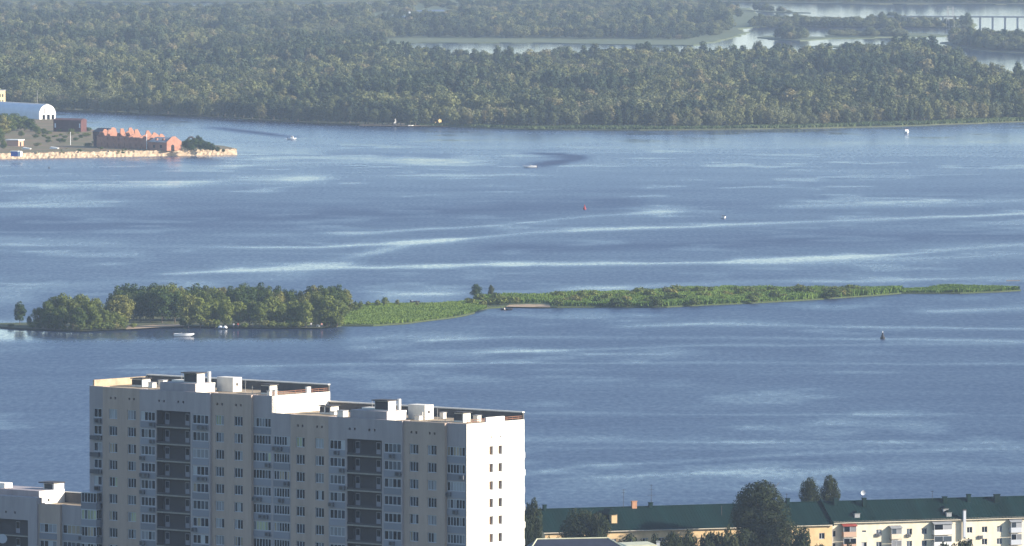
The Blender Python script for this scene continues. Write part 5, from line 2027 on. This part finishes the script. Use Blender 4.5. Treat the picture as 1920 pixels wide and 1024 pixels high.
# ------------------------------------------------------------------ people
def person_mesh(seated):
    me = bpy.data.meshes.new('person')
    hip = .9 if not seated else .12
    J = {'pelvis': (0, 0, hip, .15), 'waist': (0, 0, hip + .18, .14), 'chest': (0, -.01, hip + .42, .17), 'neck': (0, 0, hip + .58, .065), 'chin': (0, -.02, hip + .66, .085), 'head': (0, -.02, hip + .78, .10)}
    for s, t in ((-1, 'l'), (1, 'r')):
        J[t + 'sh'] = (s * .19, 0, hip + .50, .075)
        J[t + 'el'] = (s * .27, -.04, hip + .24, .05)
        J[t + 'wr'] = (s * .24, -.16, hip + .06, .038)
        J[t + 'hd'] = (s * .23, -.22, hip - .01, .042)
        J[t + 'hp'] = (s * .10, 0, hip - .06, .11)
        if seated:
            J[t + 'kn'] = (s * .14, -.44, hip + .02, .075); J[t + 'an'] = (s * .13, -.46, hip - .38, .05); J[t + 'ft'] = (s * .14, -.62, hip - .42, .045)
        else:
            J[t + 'kn'] = (s * .12, -.03, .48, .075); J[t + 'an'] = (s * .12, .02, .07, .05); J[t + 'ft'] = (s * .13, -.15, .045, .045)
    names = list(J)
    E_ = [('pelvis', 'waist'), ('waist', 'chest'), ('chest', 'neck'), ('neck', 'chin'), ('chin', 'head')]
    for t in 'lr':
        E_ += [('chest', t + 'sh'), (t + 'sh', t + 'el'), (t + 'el', t + 'wr'), (t + 'wr', t + 'hd'), ('pelvis', t + 'hp'), (t + 'hp', t + 'kn'), (t + 'kn', t + 'an'), (t + 'an', t + 'ft')]
    me.from_pydata([J[n][:3] for n in names], [(names.index(a), names.index(b)) for a, b in E_], [])
    o = bpy.data.objects.new('person', me)
    COL.objects.link(o)
    md = o.modifiers.new('skin', 'SKIN')
    for i, n in enumerate(names):
        me.skin_vertices[0].data[i].radius = (J[n][3], J[n][3])
    me.skin_vertices[0].data[0].use_root = True
    o.modifiers.new('sub', 'SUBSURF').levels = 1
    dg = bpy.context.evaluated_depsgraph_get()
    out = bpy.data.meshes.new_from_object(o.evaluated_get(dg))
    out.name = 'person'
    bpy.data.objects.remove(o)
    skin = mat('skin', (.45, .26, .17), .6)
    out.materials.clear()
    for m in (skin, mat('shirt', (.5, .5, .52), .8), mat('trousers', (.05, .06, .10), .8), mat('hair', (.03, .02, .015), .8)):
        out.materials.append(m)
    for p in out.polygons:
        z = p.center.z - hip
        x = abs(p.center.x)
        if z > .74 or (z > .66 and p.center.y > .02):
            p.material_index = 3
        elif z > .58 or (x > .22 and z < .3):
            p.material_index = 0
        elif z > .02 and not (x > .22 and z < .3):
            p.material_index = 1
        elif p.center.y < -.5 and seated:
            p.material_index = 0
        else:
            p.material_index = 2
        p.use_smooth = True
    return out


PM_STAND, PM_SIT = person_mesh(False), person_mesh(True)


def person(loc, rz, label, seated=False, shirt=None):
    o = link('person', PM_SIT if seated else PM_STAND, None, loc, (0, 0, rz))
    tag(o, label, 'person')
    if shirt:
        o.material_slots[1].link = 'OBJECT'
        o.material_slots[1].material = mat('shirt_' + str(len(MATS)), shirt, .8)
    return o


# ------------------------------------------------------------------ boats and buoys
def hull_mesh(L, B, hb, name, material, deck=True):
    """lofted hull, bow towards +x, keel at z=-.25"""
    n = 12
    mb = MB()
    secs = []
    for i in range(n + 1):
        t = i / n
        x = -L / 2 + L * t
        w = B / 2 * (1 - max(0, (t - .45) / .55) ** 2.2) * (.9 + .1 * min(1, t * 4))
        sh = hb * (1 + .35 * max(0, t - .4) ** 1.5)
        fl = w * .72
        rise = -.25 + max(0, (t - .6) / .4) ** 2 * (hb * .9 + .1)
        secs.append([(x, -w, sh), (x, -fl, rise + (sh - rise) * .35), (x, 0, rise), (x, fl, rise + (sh - rise) * .35), (x, w, sh), (x, w * .8, sh - .03), (x, 0, sh - (.05 if t > .55 else hb * .55)), (x, -w * .8, sh - .03)])
    k = 8
    for s in secs:
        mb.v += s
    for i in range(n):
        for j in range(k):
            a, b = i * k + j, i * k + (j + 1) % k
            mb.f.append((a, b, b + k, a + k))
    mb.f.append(tuple(range(k)))
    mb.f.append(tuple(range(n * k, n * k + k))[::-1])
    me = mb.mesh(name)
    me.materials.append(material)
    return me


def boat(name, label, loc, rz, L=6.0, B=2.1, hb=.75, hullm=M_white, cabin=False, driver=False, stripe=None):
    root = thing(name, label, 'boat', loc, rz)
    h = link('hull', hull_mesh(L, B, hb, 'hull', hullm), root)
    if stripe:
        mb = MB()
        mb.box(-L / 2 + .1, L * .12, -B / 2 - .02, B / 2 + .02, hb * .35, hb * .55)
        mb.build('stripe', stripe, h)
    # windscreen
    mb = MB()
    x = L * .06
    if cabin:
        mb.prism([(x - L * .26, hb * .8), (x - L * .25, hb + 1.15), (x + L * .02, hb + 1.15), (x + L * .13, hb * .9)], 'y', -B * .36, B * .36)
        c = mb.build('cabin', hullm, root)
        for s in (-1, 1):
            MB().prism([(x - L * .22, hb + .45), (x - L * .22, hb + .95), (x, hb + .95), (x + L * .06, hb + .45)], 'y', s * (B * .36 + .004), s * (B * .36 + .02)).build('window', PANES[0], c)
    else:
        mb.prism([(x, hb * .95), (x - .35, hb + .5), (x - .30, hb + .5), (x + .06, hb * .95)], 'y', -B * .38, B * .38)
        mb.build('windscreen', PANES[2], root)
        for s in (-1, 1):
            MB().box(x - 1.5, x - 1.0, s * B * .2 - .25, s * B * .2 + .25, hb * .4, hb + .25).build('seat', mat('seat_vinyl', (.5, .48, .44), .6), root)
    mb = MB()
    mb.box(-L / 2 - .35, -L / 2 + .02, -.2, .2, .1, hb + .45)
    mb.build('outboard_motor', M_cap, root)
    if driver:
        a = Vector((x - .9, -.3, hb * .4))
        p = Vector(loc) + Vector((a.x * math.cos(rz) - a.y * math.sin(rz), a.x * math.sin(rz) + a.y * math.cos(rz), a.z))
        person(p, rz + math.pi / 2, driver, True, (.12, .12, .14))
    return root


def foam(name, label, pts, w):
    """a strip of broken white water on the surface"""
    rr = random.Random(len(pts))
    mb = MB()
    for i in range(120):
        t = rr.random() ** 1.4
        k = t * (len(pts) - 1)
        j = min(len(pts) - 2, int(k))
        p = Vector(pts[j]).lerp(Vector(pts[j + 1]), k - j)
        ww = w * (.4 + t)
        c = p + Vector((rr.uniform(-.6, .6), rr.uniform(-ww, ww), .02 + rr.random() * .12 * (1 - t)))
        s = rr.uniform(.12, .4) * (1.1 - t)
        mb.quad(c + Vector((-s, -s * .6, 0)), c + Vector((s, -s * .5, .03)), c + Vector((s * .8, s * .6, .05)), c + Vector((-s * .8, s * .5, .02)))
    o = mb.build(name, mat('foam', (.8, .82, .85), .9))
    tag(o, label, 'foam', kind='stuff')


def boats():
    boat('motorboat', 'white motorboat moored off the wooded island', G(345, 631, .02), -.05, 6.8, 2.3, .95, driver=None)
    boat('speedboat', 'white speedboat turning with a curved dark wake on open water', G(993, 314.5, .02), math.pi + .12, 7.0, 2.4, 1.0, driver='person in dark clothes steering the turning white speedboat')
    foam('wake_foam', 'white foam trailing behind the turning speedboat', [G(1000, 314.3), G(1006, 313.8), G(1014, 313)], 1.0)
    boat('cabin_boat', 'white cabin boat with a straight dark wake near the old dock', G(548, 262, .02), -.1, 4.6, 1.9, .9, cabin=True)
    foam('wake_foam', 'white foam behind the cabin boat near the old dock', [G(542, 261.5), G(538, 260.5), G(534, 259.5)], 1.0)
    boat('cabin_boat', 'white cabin boat with a red roof coming head on near the reeds', G(1700, 251, .02), -1.45, 5.5, 2.6, 1.3, cabin=True)
    p = G(1700, 251)
    cb = bpy.context.scene.objects['cabin_boat.001']
    MB().box(-1.6, .3, -1.0, 1.0, 2.46, 2.6).build('cabin_roof', M_redpaint, cb)
    boat('small_boat', 'small white boat drifting beside the long bright slick', G(1357, 410, .02), -1.35, 3.6, 2.0, .9, cabin=False)
    boat('rowing_boat', 'dark rowing boat pulled to the sand at the neck of the spit', G(951, 581.5, .02), .1, 4.0, 1.4, .55, hullm=M_darkhull)
    p = G(946, 581.5, .18)
    person(p, 1.2, 'person in a pale shirt sitting in the dark rowing boat', True, (.6, .55, .45))
    boat('rowing_boat', 'dark boat floating in the lee behind the low spit', G(779, 567.5, .02), .05, 3.2, 1.2, .5, hullm=M_darkhull)
    p = G(781, 567.5, .18)
    person(p, 2.0, 'person in dark clothes sitting in the boat behind the low spit', True, (.05, .05, .06))
    boat('small_boat', 'tiny white boat at the far beach below the yellow hut', G(770, 237.6, .02), .3, 3.4, 1.6, .8)

    def buoy(px, py, hp, material, label, topm):
        p = G(px, py, 0)
        s = hp * p.y / F
        root = thing('buoy', label, 'buoy', p)
        MB().tube((0, 0, -.3), (0, 0, s * .28), s * .3, s * .3, 12).build('float', material, root)
        MB().tube((0, 0, s * .28), (0, 0, s * .82), s * .24, s * .07, 10).build('cone', material, root)
        MB().tube((0, 0, s * .82), (0, 0, s), s * .05, s * .05, 6).build('lamp', topm, root)
    buoy(1096, 393, 10, M_redpaint, 'small red conical channel buoy on open water', M_redpaint)
    buoy(1655, 636, 15, M_darkhull, 'dark conical channel buoy below the thin tip of the spit', M_white)
    buoy(92, 316, 5, M_darkhull, 'tiny dark buoy off the old dock quay', M_darkhull)
    p = G(1900, 527, 0)
    o = MB().tube((-2.6, 0, .05), (2.6, .4, .12), .22, .12, 7).build('driftwood', M_wood, None, p)
    tag(o, 'dark driftwood log floating behind the thin tip of the spit', 'log')


boats()


# ------------------------------------------------------------------ the camp on the island, huts on the far shore, the bridge
def camp():
    p = G(484, 612, .45)
    root = thing('awning', 'pale camp awning on thin posts under the island trees', 'awning', p, .1)
    for x, y in ((-1.8, -1), (1.8, -1), (1.8, 1), (-1.8, 1)):
        MB().tube((x, y, 0), (x, y, 1.9), .05, .05, 5).build('post', M_frame, root)
    mb = MB()
    mb.prism([(-1.3, 1.9), (0, 2.4), (1.3, 1.9), (1.3, 1.85), (0, 2.35), (-1.3, 1.85)], 'x', -2, 2)
    mb.build('cloth', M_hangar, root)
    MB().box(-3.8, -1.9, -1.2, -.4, .25, .45).build('bench', M_wood, root)
    for px, py, lab, mt in ((413, 615, 'grey dome tent by the water under the island trees', M_hangar), (422, 615.2, 'white dome tent beside the grey one under the island trees', M_white), (596, 612.5, 'white dome tent at the end of the island grove', M_white)):
        p = G(px, py, .45)
        mb = MB()
        n = 10
        prev = None
        for j in range(5):
            a = j / 4 * math.pi / 2
            ring = [(.8 * math.cos(a) * math.cos(6.283 * i / n), .7 * math.cos(a) * math.sin(6.283 * i / n), .8 * math.sin(a)) for i in range(n)]
            if prev:
                for i in range(n):
                    mb.quad(prev[i], prev[(i + 1) % n], ring[(i + 1) % n], ring[i])
            prev = ring
        o = mb.build('dome_tent', mt, None, p)
        tag(o, lab, 'tent')
        MB().prism([(-.2, 0), (.2, 0), (0, .5)], 'y', -.74, -.71).build('entrance', M_dark, o)
    for px, py, lab, c in ((438, 615, 'person in a white shirt standing near the tents on the island', (.7, .7, .7)), (446, 614.6, 'person in a red shirt standing near the tents on the island', (.45, .06, .05)),
                           (583, 614, 'person in white at the water by the grove end', (.75, .75, .72)), (603, 614.5, 'person in a pink top beside the white tent at the grove end', (.7, .35, .3))):
        p = G(px, py, .45)
        person(p, R.uniform(-.5, .5), lab, False, c)
    # far shore
    p = G(821, 233, .6)
    root = thing('yellow_hut', 'small yellow hut with a pitched roof on the far beach', 'hut', p, .35)
    MB().box(-2.2, 2.2, 0, 3, 0, 3.0).build('wall', mat('hut_yellow', (.75, .55, .25), .85), root)
    MB().prism([(-2.8, 2.9), (0, 5.4), (2.8, 2.9), (2.6, 2.75), (0, 5.0), (-2.6, 2.75)], 'y', -.5, 3.4).build('roof', M_white, root)
    MB().box(-.5, .4, -.02, -.004, .9, 2.0).build('window', M_dark, root)
    MB().box(-3.5, 3.0, -3.5, -.6, -.3, .05).build('deck', M_wood, root)
    p = G(741, 233.5, .6)
    root = thing('white_shelter', 'narrow white shelter on the far beach beside the yellow hut', 'shelter', p, .2)
    MB().prism([(-.9, 0), (.9, 0), (.25, 3.6), (-.25, 3.6)], 'y', 0, 1.4).build('cloth', M_white, root)
    MB().tube((0, .7, 3.6), (0, .7, 4.6), .06, .05, 5).build('pole', M_wood, root)
    for px, py, L, lab in ((1066, 230.5, 7.5, 'white upturned hull lying on the reed shore'), (1096, 231, 7.0, 'grey upturned hull lying on the reed shore')):
        p = G(px, py, .6)
        o = link('beached_hull', hull_mesh(L, 2.4, .9, 'beached_hull', M_white if px < 1080 else M_hangar), None, p + Vector((0, 0, 1.6)), (math.pi, 0, .2 if px < 1080 else -.3))
        tag(o, lab, 'boat')
        MB().box(-L * .1, L * .1, -.9, .9, .2, 1.55).build('thwart', M_wood, o)
    p = G(1112, 230.5, .6)
    tag(MB().tube((0, 0, 0), (0, 0, 4.2), .3, .22, 6).build('post', M_white, None, p), 'white post on the reed shore beside the grey hull', 'post')
    p = G(768, 28, .5)
    root = thing('white_house', 'tiny white house among the hazy distant woods', 'house', p, .3)
    MB().box(-.9, .9, 0, 2, 0, 2.8).build('wall', M_hangar, root)
    MB().prism([(-1.1, 2.8), (0, 3.6), (1.1, 2.8)], 'y', -.2, 2.2).build('roof', M_greytin, root)
    # bridge
    a, b = G(1640, 49, 0), G(2060, 51, 0)
    d = b - a
    L = d.length
    root = thing('railway_bridge', 'long low bridge on thin piers crossing the hazy channel', 'bridge', a, math.atan2(d.y, d.x))
    MB().box(0, L, -3, 3, 8.0, 8.6).build('deck', M_concrete, root)
    MB().box(0, L, -3.1, -3.02, 8.3, 9.4).build('parapet', M_concrete, root)
    n = 18
    for i in range(n):
        x = L * (i + .5) / n
        MB().box(x - .55, x + .55, -2.2, 2.2, -1, 7.996).build('pier', M_concrete, root)
    for px, lab in ((1777, 'first of two grey lattice masts standing by the hazy bridge'), (1787, 'second of two grey lattice masts, on the channel side by the bridge')):
        p = G(px, 52.4, .5)
        mb = MB()
        for x, y in ((-1, -1), (1, -1), (1, 1), (-1, 1)):
            mb.tube((x * 1.3, y * 1.3, 0), (x * .4, y * .4, 19), .16, .12, 5)
        for k in range(6):
            z0, z1 = k * 3, k * 3 + 3
            s0, s1 = 1.3 - .9 * z0 / 19, 1.3 - .9 * z1 / 19
            mb.tube((-s0, -s0, z0), (s1, -s1, z1), .09, .09, 4)
            mb.tube((s0, s0, z0), (-s1, s1, z1), .09, .09, 4)
        mb.tube((-2.2, 0, 17), (2.2, 0, 17), .12, .12, 5)
        tag(mb.build('lattice_mast', M_concrete, None, p), lab, 'mast')


camp()

# ------------------------------------------------------------------ haze
def haze():
    mb = MB()
    mb.box(-61000, 61000, -3500, 61000, -2.0, 172.0)
    me = mb.mesh('haze')
    m = bpy.data.materials.new('haze')
    m.use_nodes = True
    nt = m.node_tree
    nt.nodes.remove(nt.nodes['Principled BSDF'])
    v = nt.nodes.new('ShaderNodeVolumePrincipled')
    v.inputs['Color'].default_value = (0.60, 0.76, 1.0, 1)
    v.inputs['Density'].default_value = 3.7e-5
    v.inputs['Anisotropy'].default_value = 0.0
    nt.links.new(v.outputs[0], nt.nodes['Material Output'].inputs['Volume'])
    me.materials.append(m)
    tag(link('haze', me), 'thin pale blue haze filling the air over the river', 'haze', kind='stuff')


haze()
